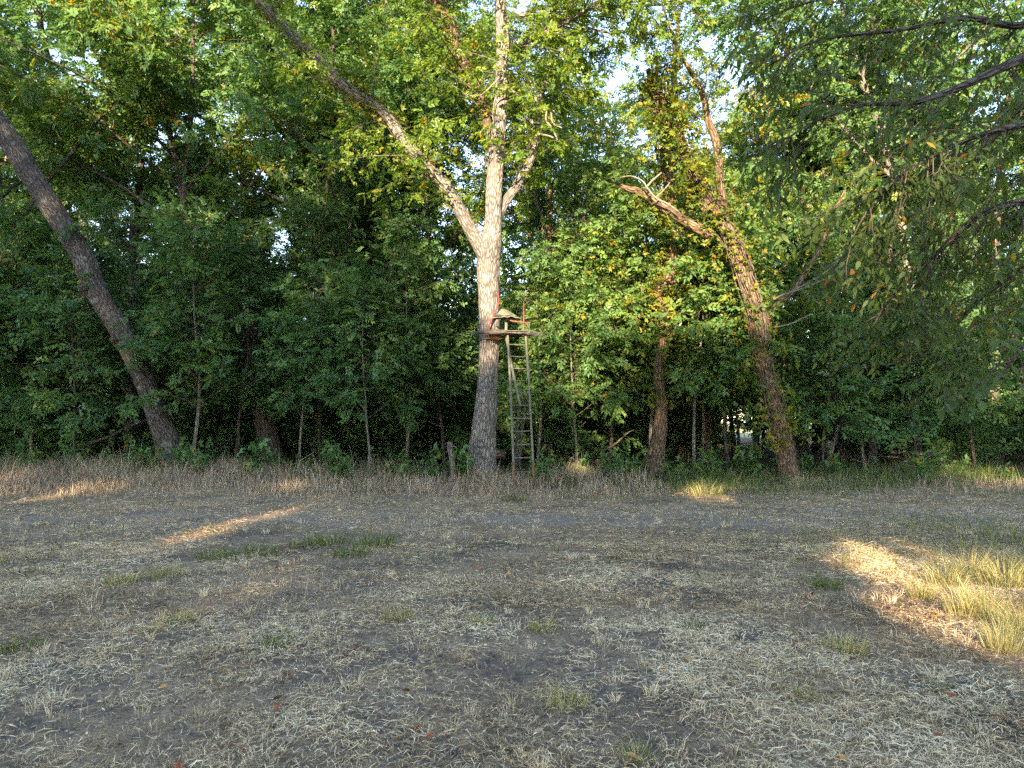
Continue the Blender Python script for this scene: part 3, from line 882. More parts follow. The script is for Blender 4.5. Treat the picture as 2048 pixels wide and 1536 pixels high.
for (px, Y, k, sc, ti, lab) in tall:
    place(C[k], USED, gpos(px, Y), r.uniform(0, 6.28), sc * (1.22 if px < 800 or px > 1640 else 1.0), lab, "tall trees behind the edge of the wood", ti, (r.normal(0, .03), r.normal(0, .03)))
# --- the depth of the wood: trees nobody can tell apart
n_deep = 0
for Y in (26, 30, 34.5, 39, 44, 50):
    half = 0.80 * Y + 3
    x = -half
    while x < half:
        xx = x + r.uniform(-1, 1); yy = Y + r.uniform(-1.6, 1.6)
        z = float(ground_z(np.array([xx]), np.array([yy]))[0])
        if r.random() < (.42 if Y > 32 else .12):
            gap = 1.5 < xx / yy * 5 < 3.2 and Y < 40 and False
            place(C[r.integers(0, 3)], USED, (xx, yy, z), r.uniform(0, 6.28), r.uniform(.62, .82) if -0.02 < xx / yy < 0.33 else r.uniform(.85, 1.1), "tall tree deep in the shaded wood", "tall trees deep in the wood", .5 + r.normal(0, .03), (r.normal(0, .04), r.normal(0, .04)))
        else:
            place(U[r.integers(0, 3)], USED, (xx, yy, z), r.uniform(0, 6.28), r.uniform(.8, 1.25), "small tree deep in the shaded wood", "small trees deep in the wood", .5 + r.normal(0, .03), (r.normal(0, .04), r.normal(0, .04)))
        n_deep += 1
        x += r.uniform(2.2, 3.4) if Y < 40 else r.uniform(2.6, 4.0)
for Y in (55, 59, 63):
    x = -0.8 * Y - 3
    while x < 0.8 * Y + 3:
        place(U[r.integers(0, 3)], USED, (x, Y + r.uniform(-1.5, 1.5), 0), r.uniform(0, 6.28), r.uniform(1.3, 1.9), "tree on the far side of the shaded wood", "trees on the far side of the wood", .5)
        x += r.uniform(2.6, 4.2)
for Y in (24.5, 28, 32.5, 37, 42, 47, 53):
    half = 0.80 * Y + 3
    x = -half
    while x < half:
        xx = x + r.uniform(-.8, .8); yy = Y + r.uniform(-1.4, 1.4)
        x += r.uniform(2.0, 3.4)
        if 0.27 < xx / yy < 0.62 and r.random() < (.55 if Y < 40 else .8): continue
        place(B[r.integers(0, 2)], USED, (xx, yy, 0), r.uniform(0, 6.28), r.uniform(.8, 1.4), "low shrub in the shade deep in the wood", "shrubs deep in the wood", .47)
# --- unseen trees that shade the clearing from behind; crowns cut to shape the light
SD = np.array(SUN_DIR)
def sunlit(P):
    """should the leaf at P be left out so the sun reaches a chosen spot?"""
    t = (19.0 - P[:, 1]) / SD[1]
    Q = P + SD * t[:, None]
    px_ = 1024 + FPX * Q[:, 0] / 19.0
    py_ = HOR - FPX * (Q[:, 2] - EYE) / 19.0
    xs = [-200, 250, 700, 800, 905, 1035, 1300, 1540, 1620, 2300]
    rows = [(-300, [.45, .45, .6, .8, .9, .9, .9, .8, .5, .5]), (150, [.28, .36, .45, .75, .85, .9, .9, .8, .35, .35]), (330, [.16, .22, .24, .55, .6, .9, .9, .85, .22, .2]),
            (480, [.06, .08, .12, .45, .95, .85, .85, .9, .18, .1]), (640, [.04, .06, .10, .35, .95, .78, .75, .85, .12, .06]), (740, [.03, .04, .05, .12, .75, .6, .48, .5, .06, .03]), (860, [.0, .0, .0, .0, .45, .35, .2, .2, .0, .0])]
    tab = np.array([np.interp(px_, xs, r_[1]) for r_ in rows])
    ys = np.array([r_[0] for r_ in rows], float)
    k = np.clip(np.searchsorted(ys, py_) - 1, 0, len(ys) - 2)
    f = np.clip((py_ - ys[k]) / (ys[k + 1] - ys[k]), 0, 1)
    n_ = np.arange(len(P))
    p = tab[k, n_] * (1 - f) + tab[k + 1, n_] * f
    band = np.exp(-((px_ - 990) / 30) ** 2) * np.clip((py_ - 200) / 40, 0, 1) * np.clip((440 - py_) / 40, 0, 1)
    p = p * (1 - .7 * band)
    nz = .6 * fbm(np.column_stack([Q[:, 0] * .6, Q[:, 2] * .6, np.zeros(len(P))]), 91, 2) + .4 * fbm(np.column_stack([Q[:, 0] * 2.0, Q[:, 2] * 2.0, np.zeros(len(P))]), 95, 2)
    lit = nz < .5 + (p - .5) * .62
    tn = (6.3 - P[:, 1]) / SD[1]
    N_ = P + SD * tn[:, None]
    inbough = (N_[:, 0] > 2.2) & (N_[:, 0] < 9) & (N_[:, 2] > 1.7) & (N_[:, 2] < 7.5)
    lit = np.where(inbough & (nz > .31), False, lit)
    # spots of sun on the ground
    tg = -P[:, 2] / SD[2]
    G = P + SD * tg[:, None]
    def seg(ax, ay, bx, by, w):
        d = np.array([bx - ax, by - ay]); L2 = d @ d
        u = np.clip(((G[:, 0] - ax) * d[0] + (G[:, 1] - ay) * d[1]) / L2, 0, 1)
        return np.hypot(G[:, 0] - ax - u * d[0], G[:, 1] - ay - u * d[1]) < w * (.4 + 1.2 * fbm(G * .9, 93, 2))
    spot = seg(4.9, 10.2, 4.2, 7.6, .75) | seg(4.9, 7.5, 3.7, 5.7, .95) | seg(4.6, 6.2, 3.6, 5.4, .4) | seg(2.4, 5.3, 2.55, 5.5, .22) | seg(-4.6, 10.2, -3.95, 13.6, .40) | seg(.45, 8.6, .55, 9.2, .25) | seg(4.1, 14.8, 4.5, 17.6, .8) | seg(5.3, 17.2, 5.8, 18, .5)
    return np.where(Q[:, 2] < 0.15, spot, lit)
shade = [(x_ + .8 * math.sin(x_ * 3.1), -27.5 + 1.2 * math.sin(x_ * 1.9), 20.5 + 1.5 * math.sin(x_ * 2.3)) for x_ in np.arange(-35, 9, 4.2)] + [(x_ + .8 * math.sin(x_ * 2.7), -33 + 1.2 * math.sin(x_ * 1.3), 22.5 + 1.5 * math.sin(x_ * 1.7)) for x_ in np.arange(-34, 8, 4.4)] + [(x_ + .8 * math.sin(x_ * 2.2), -38 + 1.2 * math.sin(x_ * 1.1), 23.5 + 1.5 * math.sin(x_ * 1.2)) for x_ in np.arange(-35, 6, 5.2)] + [(-4, -24, 16), (-.6, -24.5, 15.5), (-12.5, -24, 17)]
shade = [(x_, y_, h_ + (7.5 if x_ < -14.5 else 0)) for x_, y_, h_ in shade]
for k_, (x, y, h_) in enumerate(shade):
    tall_ = True
    rs = np.random.default_rng(900 + k_)
    o = tree_thing("shade_tree", (x, y, 0), "unseen tall tree behind the viewer, its crown cut open to shape the sunlight" if tall_ else "unseen bushy small tree behind the viewer, its crown cut open to shape the sunlight", "shade trees behind the viewer" if tall_ else "small shade trees behind the viewer")
    pth = branch_path(np.array([x, y, -.1]), np.array([rs.normal(0, .05), rs.normal(0, .05), 1]), h_ * .93, rs, .12, .1, 12)
    A = catmull(np.column_stack([pth, np.linspace(.2 if tall_ else .08, .02, 12)]), 40)
    part(o, "trunk", Wood().tube(A[:, :3], A[:, 3], 12, .06, 5).mesh("shade_trunk"), M_BARK_LEAN)
    ls = [(A[14:, :3], A[14:, 3], .8)]
    for q in range(11):
        t = .34 + .62 * (q + rs.uniform(0, .8)) / 11
        p, _ = along(A[:, :3], t)
        az = q * 2.4 + rs.uniform(-.4, .4)
        b = branch_path(p, np.array([math.cos(az), .7 * math.sin(az), .45]), (3.6 if tall_ else 1.7) * rs.uniform(.8, 1.2), rs, .3, .0, 7)
        rb = np.linspace(.06, .012, 7)
        part(o, "limb", Wood().tube(b, rb, 7).mesh("shade_limb"), M_BARK_LEAN)
        ls.append((b, rb, 1.0))
    w = Wood()
    P, D, S = grow(ls, rs, w, 8, 1.6, 5, .6, 6, .76, t0=.1, wood_seg=(4, 0))
    kp = ~sunlit(P + D * S[:, None] * .55)
    part(o, "branches", w.mesh("shade_branches"), M_TWIG, "stuff")
    part(o, "crown", leaf_mesh("shade_crown", P[kp], D[kp], S[kp], TPL_ELM, rs, .42, .2), M_ASH, "stuff")
print("deep", n_deep, time.time() - T0)

# --- far wood, one mass
r = np.random.default_rng(77)
n = 6500
P = np.column_stack([r.uniform(-75, 75, n), r.uniform(56, 68, n), 0.3 + 15 * r.random(n) ** .9])
keep = (fbm(P * np.array([.35, .35, .5]), 9, 3) > .42) & ~((P[:, 2] < 2.2) & (P[:, 0] > 12) & (P[:, 0] < 42) & (fbm(P * np.array([.3, .3, .1]), 3, 2) > .40))
P = P[keep]
D = rand_dir(r, len(P))
far_o = link("far_wood", leaf_mesh("far_wood", P, D, r.uniform(.7, 1.1, len(P)), TPL_ELM[:2], r, .4, .2), M_UNDER)
tag(far_o, "far edge of the wood seen as one dark mass of leaves", "wood", kind="stuff")

# --- big dark boles standing in the shade
for (pts, Y, lab) in (
        ([(545, 935, 56), (540, 900, 44), (530, 850, 38), (518, 790, 34), (505, 720, 30), (498, 650, 30), (494, 580, 20), (490, 500, 10), (488, 440, 4)], 22.6, "thick black bole in deep shade right of the pale sapling"),
        ([(262, 930, 34), (262, 890, 27), (264, 800, 24), (268, 700, 21), (268, 600, 20), (264, 500, 12), (262, 420, 4)], 23.5, "dark upright bole close behind the leaning trunk"),
        ([(1098, 925, 34), (1098, 880, 26), (1092, 820, 22), (1100, 700, 20), (1096, 500, 15), (1100, 380, 8)], 25.0, "slim bole catching the sun beyond the ladder"),
        ([(1368, 925, 30), (1368, 880, 22), (1374, 800, 20), (1380, 650, 18), (1372, 480, 12), (1376, 380, 6)], 24.0, "slim sunlit bole right of the twisted trunk"),
        ([(1405, 925, 26), (1410, 880, 18), (1420, 800, 16), (1440, 650, 12), (1450, 560, 6)], 23.0, "leaning thin bole left of the snapped tree")):
    a, b = px_path(pts, Y, 60)
    o = tree_thing("shaded_tree", tuple(a[0]), lab)
    part(o, "trunk", Wood().tube(a, b, 20, 0.10, 90, 12).mesh("shaded_trunk"), M_BARK_DARK if "dark" in lab or "black" in lab else M_BARK_VINE)
    w = Wood(); rr_ = np.random.default_rng(int(pts[0][0]))
    P, D, S = grow([(a[34:], b[34:], 1.0)], rr_, w, 12, 2.2, 7, .6, 6, .2, t0=.1)
    part(o, "branches", w.mesh("shaded_branches"), M_TWIG, "stuff")
    part(o, "crown", leaf_mesh("shaded_crown", P, D, S, TPL_ELM, rr_, .4, .2), M_UNDER, "stuff")

# ------------------------------------------------------------------ the tree whose boughs hang in from the right
YN = 6.5
near_t = tree_thing("overhanging_tree", (7.4, 6.6, 0.0), "nearby tree whose broad-leaved boughs hang in from the upper right")
a = catmull(np.array([[7.4, 6.6, -.1, .30], [7.35, 6.6, 1.5, .24], [7.2, 6.5, 3.5, .21], [7.3, 6.7, 6.0, .16], [7.1, 6.9, 9.0, .08], [7.2, 6.8, 11, .02]]), 80)
part(near_t, "trunk", Wood().tube(a[:, :3], a[:, 3], 24, 0.08, 12).mesh("near_trunk"), M_BARK_LEAN)
bough_defs = [
    # start height on the trunk, then photograph points (x, y, width px, depth)
    (4.2, [(2200, 60, 40, 6.6), (2048, 116, 22, 6.3), (1930, 170, 16, 6.1), (1826, 205, 12, 6.0), (1717, 212, 7, 5.9), (1600, 260, 4, 5.9), (1530, 330, 2, 5.9)]),
    (4.6, [(2200, -10, 36, 6.8), (2048, 50, 16, 6.8), (1930, 36, 12, 6.9), (1800, 60, 8, 7.0), (1640, 80, 6, 7.1), (1540, 130, 3, 7.2)]),
    (3.2, [(2200, 230, 36, 6.2), (2048, 250, 16, 5.6), (1970, 268, 11, 5.5), (1910, 290, 8, 5.5), (1850, 320, 6, 5.5), (1780, 370, 4, 5.6), (1720, 440, 2, 5.7)]),
    (2.9, [(2200, 380, 30, 6.2), (2060, 400, 16, 5.9), (1960, 430, 12, 5.8), (1860, 520, 8, 5.8), (1780, 600, 5, 5.8), (1730, 680, 2, 5.8)]),
    (2.5, [(2200, 480, 30, 6.2), (2080, 520, 16, 6.5), (1980, 580, 11, 6.8), (1900, 660, 8, 6.9), (1820, 720, 5, 7.0), (1690, 735, 2, 7.0)]),
    (2.3, [(2220, 560, 26, 5.6), (2110, 620, 14, 4.9), (2040, 700, 9, 4.6), (1990, 760, 6, 4.5), (1900, 800, 3, 4.4)]),
    (5.2, [(2200, -140, 36, 7.2), (2050, -90, 18, 7.4), (1900, -60, 12, 7.6), (1760, -30, 8, 7.8), (1600, 10, 5, 8.0), (1480, 60, 2, 8.1)]),
    (3.6, [(2200, 160, 32, 7.0), (2060, 200, 16, 7.6), (1940, 330, 11, 8.0), (1840, 420, 8, 8.2), (1720, 480, 5, 8.3), (1650, 560, 2, 8.3)]),
]
r = np.random.default_rng(105)
wood = Wood(); NP, ND, NS = [], [], []
for hz, pts in bough_defs:
    t = hz / 11.0
    i = int(np.argmin(np.abs(a[:, 2] - hz)))
    st = np.append(a[i, :3], 0.05)
    rows = [st] + [np.append(at(x, y, d), w / pxm(d) / 2) for x, y, w, d in pts]
    B = catmull(np.array(rows), 50)
    B[:, 3] = np.maximum(B[:, 3], .003)
    part(near_t, "bough", Wood().tube(B[:, :3], B[:, 3], 10, 0.06, 13, 30).mesh("near_bough"), M_BARK_LEAN)
    # branchlets and hanging leaves
    nb_ = 36
    for k in range(nb_):
        tt = .22 + .77 * (k + r.random()) / nb_
        p, tan = along(B[:, :3], tt)
        q = rand_dir(r); q = unit(q - tan * np.dot(q, tan)); q[2] = q[2] * .7 - .12
        L = r.uniform(.45, 1.15) * (1.1 - .35 * tt)
        br = branch_path(p, unit(q * .9 + tan * .8), L, r, .3, -.25, 6)
        ex, ey = 1024 + FPX * br[-1][0] / br[-1][1], HOR - FPX * (br[-1][2] - EYE) / br[-1][1]
        if ey > np.interp(ex, [1400, 1440, 1560, 1640, 1750, 1850, 1875, 2100], [100, 230, 430, 690, 760, 700, 800, 800]): continue
        wood.tube(br, np.linspace(.007, .0025, 6), 5, cap=False)
        for j in range(6):
            u = .2 + .8 * (j + r.random()) / 6
            p2, t2 = along(br, min(u, .98))
            q = rand_dir(r); q = unit(q - t2 * np.dot(q, t2)); q[2] *= .5
            tw = branch_path(p2, unit(q * .8 + t2 * .8), r.uniform(.16, .36), r, .3, -.4, 4)
            wood.tube(tw, np.linspace(.0028, .0014, 4), 3, cap=False)
            m = r.integers(4, 8)
            for e in range(m):
                lp, ld = along(tw, min(.1 + .88 * (e + .5) / m, .99))
                sgn = 1 if e % 2 else -1
                side = unit(np.cross(ld, [0, 0, 1.0])) * sgn
                NP.append(lp); ND.append(unit(ld * .6 + side * .8 + np.array([0, 0, -.45]) + r.normal(0, .25, 3))); NS.append(r.uniform(.06, .115))
part(near_t, "twigs", wood.mesh("near_twigs"), M_TWIG, "stuff")
NP, ND, NS = map(np.array, (NP, ND, NS))

def broad_leaf(r):
    """a curved, pointed, toothless leaf blade: 4 stations, folded along its midrib, 12 triangles"""
    xs = np.array([0, .18, .42, .70, 1.0]); ws = np.array([0, .145, .185, .115, 0]) * r.uniform(.85, 1.15)
    bend = r.uniform(.05, .35); cup = r.uniform(.1, .45)
    mid = np.stack([xs, .04 * np.sin(xs * 3) * r.uniform(-1, 1), -bend * xs ** 2], 1)
    V = [mid[0]]
    F = []
    for k in (1, 2, 3):
        V += [mid[k] + np.array([0, ws[k], cup * ws[k]]), mid[k], mid[k] + np.array([0, -ws[k], cup * ws[k]])]
    V.append(mid[4])
    F += [(0, 2, 1), (0, 3, 2)]
    for k in (0, 1):
        b = 1 + 3 * k
        F += [(b, b + 1, b + 4), (b, b + 4, b + 3), (b + 1, b + 2, b + 5), (b + 1, b + 5, b + 4)]
    F += [(7, 8, 10), (8, 9, 10)]
    return np.array(V), np.array(F)
BL = [broad_leaf(r) for _ in range(6)]
n = len(NP)
up = np.array([0, 0, 1.0]) + r.normal(0, .45, (n, 3))
X, Yv, Z = quat_frames(ND, up)
tints = np.clip(.38 + .22 * (fbm(NP * 2.0, 8, 2) - .5) * 2 + r.normal(0, .09, n), 0, .74)
tints = np.where(r.random(n) < .035, r.uniform(.78, 1, n), tints)
# the 300 blades that show largest in the photograph are leaves of their own
depth = NP[:, 1]
px = 1024 + FPX * NP[:, 0] / depth
py = HOR - FPX * (NP[:, 2] - EYE) / depth
inview = (px > 0) & (px < 2040) & (py > 6) & (py < 1400)
score = np.where(inview, NS / depth, 0)
own = np.argsort(-score)[:300]
mask = np.ones(n, bool); mask[own] = False
Vs, Fs, Ts, off = [], [], [], 0
pick = r.integers(0, 6, n)
for k in range(6):
    m = (pick == k) & mask
    tv, tf = BL[k]
    V = NP[m][:, None, :] + NS[m][:, None, None] * (tv[None, :, 0:1] * X[m][:, None, :] + tv[None, :, 1:2] * Yv[m][:, None, :] + tv[None, :, 2:3] * Z[m][:, None, :])
    c = m.sum()
    Vs.append(V.reshape(-1, 3)); Fs.append((tf[None] + (off + np.arange(c)[:, None, None] * len(tv))).reshape(-1, 3)); Ts.append(np.repeat(tints[m], len(tf)))
    off += c * len(tv)
part(near_t, "crown", make_mesh("near_crown", np.concatenate(Vs), np.concatenate(Fs), tint=np.concatenate(Ts)), M_NEAR, "stuff")
blade = [[make_mesh("near_leaf", tv, tf, tint=np.full(len(tf), t)) for t in (.2, .34, .48, .62, .86)] for tv, tf in BL]
rl = np.array(near_t.location)
for i in own:
    ti = int(np.argmin(np.abs(np.array([.2, .34, .48, .62, .86]) - tints[i])))
    o = link("leaf", blade[pick[i]][ti], M_NEAR, near_t)
    Mx = Matrix(((X[i][0], Yv[i][0], Z[i][0]), (X[i][1], Yv[i][1], Z[i][1]), (X[i][2], Yv[i][2], Z[i][2])))
    o.rotation_mode = 'QUATERNION'; o.rotation_quaternion = Mx.to_quaternion(); s = NS[i]; o.scale = (s, s, s); o.location = tuple(NP[i] - rl)
    o.color = (.5, .5, .5, 1)
# the rest of its crown, above the view
w = Wood(); lim = []
for k in range(6):
    az = k * 1.05 + .3
    b = branch_path(a[int(45 + 5 * k), :3], np.array([math.cos(az), math.sin(az), .8]), 4.0, r, .3, .05, 8)
    part(near_t, "limb", Wood().tube(b, np.linspace(.07, .012, 8), 8).mesh("near_limb"), M_BARK_LEAN); lim.append((b, np.linspace(.07, .012, 8), 1.0))
P, D, S = grow(lim, r, w, 9, 1.8, 7, .6, 6, .2, t0=.3, clip=lambda p: p[1] > 3.0 and p[2] < 1.9 + .62 * p[1] and p[0] < .85 * p[1] + 0.8)
part(near_t, "branches", w.mesh("near_branches"), M_TWIG, "stuff")
part(near_t, "upper_crown", leaf_mesh("near_upper", P, D, S, TPL_ELM, r, .36, .2), M_NEAR, "stuff")
for ch in near_t.children: ch.color = (.5, .5, .5, 1)
print("near tree", n, time.time() - T0)

# ------------------------------------------------------------------ ladder stand
M_RAIL = plain_material("weathered_green_paint", (0.10, 0.115, 0.075), (0.19, 0.185, 0.13), 9, .65, .15, stops=[(.3, (.085, .088, .062)), (.55, (.135, .135, .097)), (.66, (.19, .16, .12)), (.8, (.17, .095, .05))])
M_RUST = plain_material("rusted_steel", (0.10, 0.052, 0.030), (0.18, 0.100, 0.058), 20, .85, .3)
M_REDPAINT = plain_material("faded_red_paint", (0.15, 0.048, 0.032), (0.17, 0.082, 0.052), 12, .7, .1)
M_CANVAS = plain_material("olive_canvas", (0.085, 0.085, 0.055), (0.17, 0.165, 0.115), 7, .9, .2)
M_STRAP = plain_material("red_webbing", (0.15, 0.03, 0.032), (0.22, 0.05, 0.045), 40, .8, .1)
M_BEAM = plain_material("reddish_timber", (0.13, 0.06, 0.035), (0.26, 0.13, 0.075), 6, .85, .3, stretch=(1, 6, 6))
M_STICK = plain_material("grey_sticks", (0.05, 0.045, 0.037), (0.13, 0.118, 0.098), 14, .9, .2)
M_POST = bark_material("weathered_post", (0.08, 0.068, 0.052), (0.21, 0.185, 0.15), 22.0)
YB, YP = 17.35, 17.95           # foot of the ladder, its top
fl, fr = at(1029, 980, YB), at(1069, 978, YB)
tl, tr2 = at(1015, 664, YP), at(1051, 666, YP)
stand = empty("tree_stand", tuple((fl + fr) / 2)); tag(stand, "hunter's ladder stand of weathered green steel leaning on the big ash", "tree stand")
sl = np.array(stand.location)
lad = empty("ladder"); lad.parent = stand
def subpart(parent, name, me, mat, origin):
    n = len(me.vertices); co = np.empty(n * 3, np.float32); me.vertices.foreach_get("co", co)
    me.vertices.foreach_set("co", (co.reshape(-1, 3) - origin).ravel().astype(np.float32))
    return link(name, me, mat, parent)
fl = fl - np.array([0, 0, .06]); fr = fr - np.array([0, 0, .06])
for (f0, t0_) in ((fl, tl), (fr, tr2)):
    u = 0.17
    mid = f0 * (1 - u) + t0_ * u
    bow = catmull(np.array([f0 * (1 - s) + t0_ * s + np.array([.012 * math.sin(s * 3.1), 0, 0]) for s in (u, .5, .8, 1.0)]), 14)
    subpart(lad, "rail", Wood().tube(bow, np.full(14, .029), 12).mesh("rail"), M_RAIL, sl)
    subpart(lad, "rail_foot", Wood().tube(np.array([f0, mid * .5 + f0 * .5, mid + (t0_ - f0) * .012]), np.array([.034, .034, .033]), 12).mesh("rail_foot"), M_RUST, sl)
for k, y in enumerate((690, 714, 738, 762.5, 787, 811.5, 837, 862, 887.5, 913, 940, 965)):
    u = (978 - y) / (978 - 665)
    p0 = fl * (1 - u) + tl * u; p1 = fr * (1 - u) + tr2 * u
    e = unit(p1 - p0)
    subpart(lad, "rung", Wood().tube(np.array([p0 + e * .02, (p0 + p1) / 2 + np.array([0, 0, -.004]), p1 - e * .02]), np.array([.0145, .0145, .0145]), 8).mesh("rung"), M_RAIL if y < 930 else M_RUST, sl)
# slanting braces from the platform to the ladder
for pts in ([(1012, 672, 5.2, 18.1), (1026, 745, 5.2, 17.8), (1041, 812, 5.2, 17.55)],):
    q, w_ = px_path(pts, 18, 8)
    subpart(stand, "brace", Wood().tube(q, w_, 8).mesh("brace"), M_RAIL, sl)
# platform frame with a mat of sticks laid on it
plat = empty("platform"); plat.parent = stand
c0 = at(1012, 668, 18.05)
for (dx0, dy0, dx1, dy1) in ((-.42, -.18, .60, -.18), (-.42, .32, .60, .32), (-.42, -.18, -.42, .32), (.60, -.18, .60, .32), (0.05, -.18, .05, .32)):
    subpart(plat, "frame_bar", Wood().tube(np.array([c0 + [dx0, dy0, -.02], c0 + [(dx0 + dx1) / 2, (dy0 + dy1) / 2, -.02], c0 + [dx1, dy1, -.02]]), np.full(3, .02), 8).mesh("frame_bar"), M_RUST, sl)
r = np.random.default_rng(9)
for k in range(34):
    cx, cyy = r.normal(.02, .10), r.uniform(-.30, .34)
    L = r.uniform(.45, .92); an = r.normal(0, .10)
    z = .012 + r.random() * .045
    pts = [c0 + np.array([cx + s * L * math.cos(an), cyy + s * L * math.sin(an), z + r.normal(0, .012) - .06 * s * s * (s > 0)]) for s in (-1, -.5, 0, .5, 1)]
    # keep the sticks clear of the trunk behind
    pts = [p if not (p[1] > 18.05 and abs(p[0] + .6) < .3) else p - np.array([0, p[1] - 18.02, 0]) for p in pts]
    subpart(plat, "stick", Wood().tube(catmull(np.array(pts), 9), np.array([.005, .009, .012, .013, .014, .013, .012, .009, .004]) * r.uniform(.6, 1.15), 6).mesh("stick"), M_STICK, sl)
bm_c = at(987, 674, 18.28)
def box(c, sx, sy, sz, rz=0, bev=0.006, ry=0):
    import bmesh
    b = bmesh.new(); bmesh.ops.create_cube(b, size=1)
    for v in b.verts: v.co = Vector((v.co.x * sx, v.co.y * sy, v.co.z * sz))
    bmesh.ops.bevel(b, geom=list(b.edges), offset=bev, segments=2, affect='EDGES')
    bmesh.ops.transform(b, matrix=Matrix.Translation(Vector(c)) @ Matrix.Rotation(rz, 4, 'Z') @ Matrix.Rotation(ry, 4, 'Y'), verts=b.verts)
    me = bpy.data.meshes.new("box"); b.to_mesh(me); b.free()
    return me
subpart(stand, "beam", box(bm_c, .42, .10, .13, .03, ry=.05), M_BEAM, sl)
# seat post with a sagging canvas cover
q, w_ = px_path([(1012, 664, 6, 17.9), (1012.5, 650, 6, 17.9), (1012, 636, 6, 17.9)], 17.9, 6)
subpart(stand, "post", Wood().tube(q, w_, 10).mesh("post"), M_CANVAS, sl)
def canvas():
    c = at(1014, 633, 17.9); hw, hd, h = .34, .32, .21
    N = 15
    g = np.linspace(-1, 1, N); A_, B_ = np.meshgrid(g, g)
    m = np.maximum(np.abs(A_), np.abs(B_))
    z = h * (1 - np.abs(B_)) ** .9 * (1 - .55 * np.abs(A_ + .25)) * (1 - m ** 6) + .014 * np.sin(7 * A_ + 3 * B_) - .03 * np.abs(A_ * B_)
    z = z - .03 * (A_ > .2) * (A_ - .2)
    ang = math.radians(38)
    x = A_ * hw * .82; y = B_ * hd * .82
    xr = x * math.cos(ang) - y * math.sin(ang); yr = x * math.sin(ang) + y * math.cos(ang)
    V = np.stack([xr - .03 * (1 - m), yr, z], -1).reshape(-1, 3) + c
    V2 = V.copy(); V2[:, 2] = np.where(m.ravel() > .99, V2[:, 2] - .04, V2[:, 2] - .03)
    i = (np.arange(N - 1)[:, None] * N + np.arange(N - 1)[None, :]).ravel()
    F = np.stack([i, i + 1, i + N + 1, i + N], 1)
    n0 = N * N
    ring = [k for k in range(N)] + [N * (k + 1) - 1 for k in range(1, N)] + [N * N - 1 - k for k in range(1, N)] + [N * (N - 1 - k) for k in range(1, N - 1)]
    S_ = [(ring[k], ring[(k + 1) % len(ring)], ring[(k + 1) % len(ring)] + n0, ring[k] + n0) for k in range(len(ring))]
    return make_mesh("canvas_cover", np.concatenate([V, V2]), [np.concatenate([F, F[:, ::-1] + n0, np.array(S_)])], smooth=True)
subpart(stand, "canvas_cover", canvas(), M_CANVAS, sl)
# rusty red rail beside the seat
for nm, pts in (("rail_bar", [(1011, 638, 3.2, 17.8), (1030, 643, 3.2, 17.8), (1061, 646, 3.2, 17.8)]), ("rail_bar", [(1047, 602, 3.0, 17.82), (1047.5, 632, 3.4, 17.82), (1047, 668, 3.4, 17.82)])):
    q, w_ = px_path(pts, 17.8, 8)
    subpart(stand, nm, Wood().tube(q, w_, 8).mesh(nm), M_REDPAINT, sl)
q, w_ = px_path([(996, 584, 3.0, 18.36), (997, 604, 3.4, 18.30), (990, 626, 3.4, 18.24), (981, 645, 3.4, 18.18), (974, 660, 3.2, 18.12)], 18.2, 24)
subpart(stand, "strap", Wood().tube(q, w_, 6).mesh("strap"), M_STRAP, sl)

# --- leaning cut post left of the ash
a, b = px_path([(907, 958, 13), (906, 940, 12.5), (903, 912, 12), (900, 892, 12), (898.5, 884, 11)], 18.0, 24)
tag(link("wooden_post", None), None)
bpy.data.objects.remove(bpy.data.objects["wooden_post"])
po = empty("wooden_post", tuple(a[0])); tag(po, "short weathered wooden post leaning left beside the big ash", "post")
part(po, "post", Wood().tube(a, b, 14, 0.12, 5, 20).mesh("post_shaft"), M_POST)
q, w_ = px_path([(899, 896, 3), (909, 893, 2.6), (914, 897, 2)], 17.9, 10)
part(po, "splinter", Wood().tube(q, w_, 6).mesh("post_splinter"), M_POST)
# --- fallen log behind the ash
a, b = px_path([(940, 908, 18), (965, 906, 21), (990, 907, 21), (1012, 910, 18)], 21.5, 30)
lg = empty("fallen_log", tuple(a[0])); tag(lg, "rotten reddish log lying behind the big ash trunk", "log")
part(lg, "log", Wood().tube(a, b, 20, 0.14, 6, 12).mesh("log"), M_BARK_VINE)
# --- brush pile and loose dead limbs in the wood
def brush(px, Y, n, L, label, seed, h=.5):
    r = np.random.default_rng(seed)
    c = np.array(gpos(px, Y)); o = empty("brush_pile", tuple(c)); tag(o, label, "brush pile")
    w = Wood()
    for k in range(n):
        p = c + np.array([r.normal(0, L * .4), r.normal(0, L * .3), r.uniform(.02, h) * .6])
        d = unit(np.array([r.normal(0, 1), r.normal(0, .5), r.normal(.15, .3)]))
        w.tube(branch_path(p - d * L * .4, d, L * r.uniform(.5, 1.1), r, .5, -.05, 7), np.linspace(r.uniform(.008, .022), .003, 7), 5)
    part(o, "sticks", w.mesh("brush_sticks"), M_DEAD, "stuff")
brush(1085, 22.0, 46, 1.2, "pale brush pile catching the sun right of the ladder foot", 1)
brush(1180, 22.6, 26, 1.3, "low heap of dead sticks below the sunlit elm", 2)
brush(1760, 21.6, 26, 1.8, "dark heap of fallen sticks under the overhanging boughs", 3)
brush(420, 21.4, 20, 1.4, "dead sticks beside the slim pale sapling", 4)
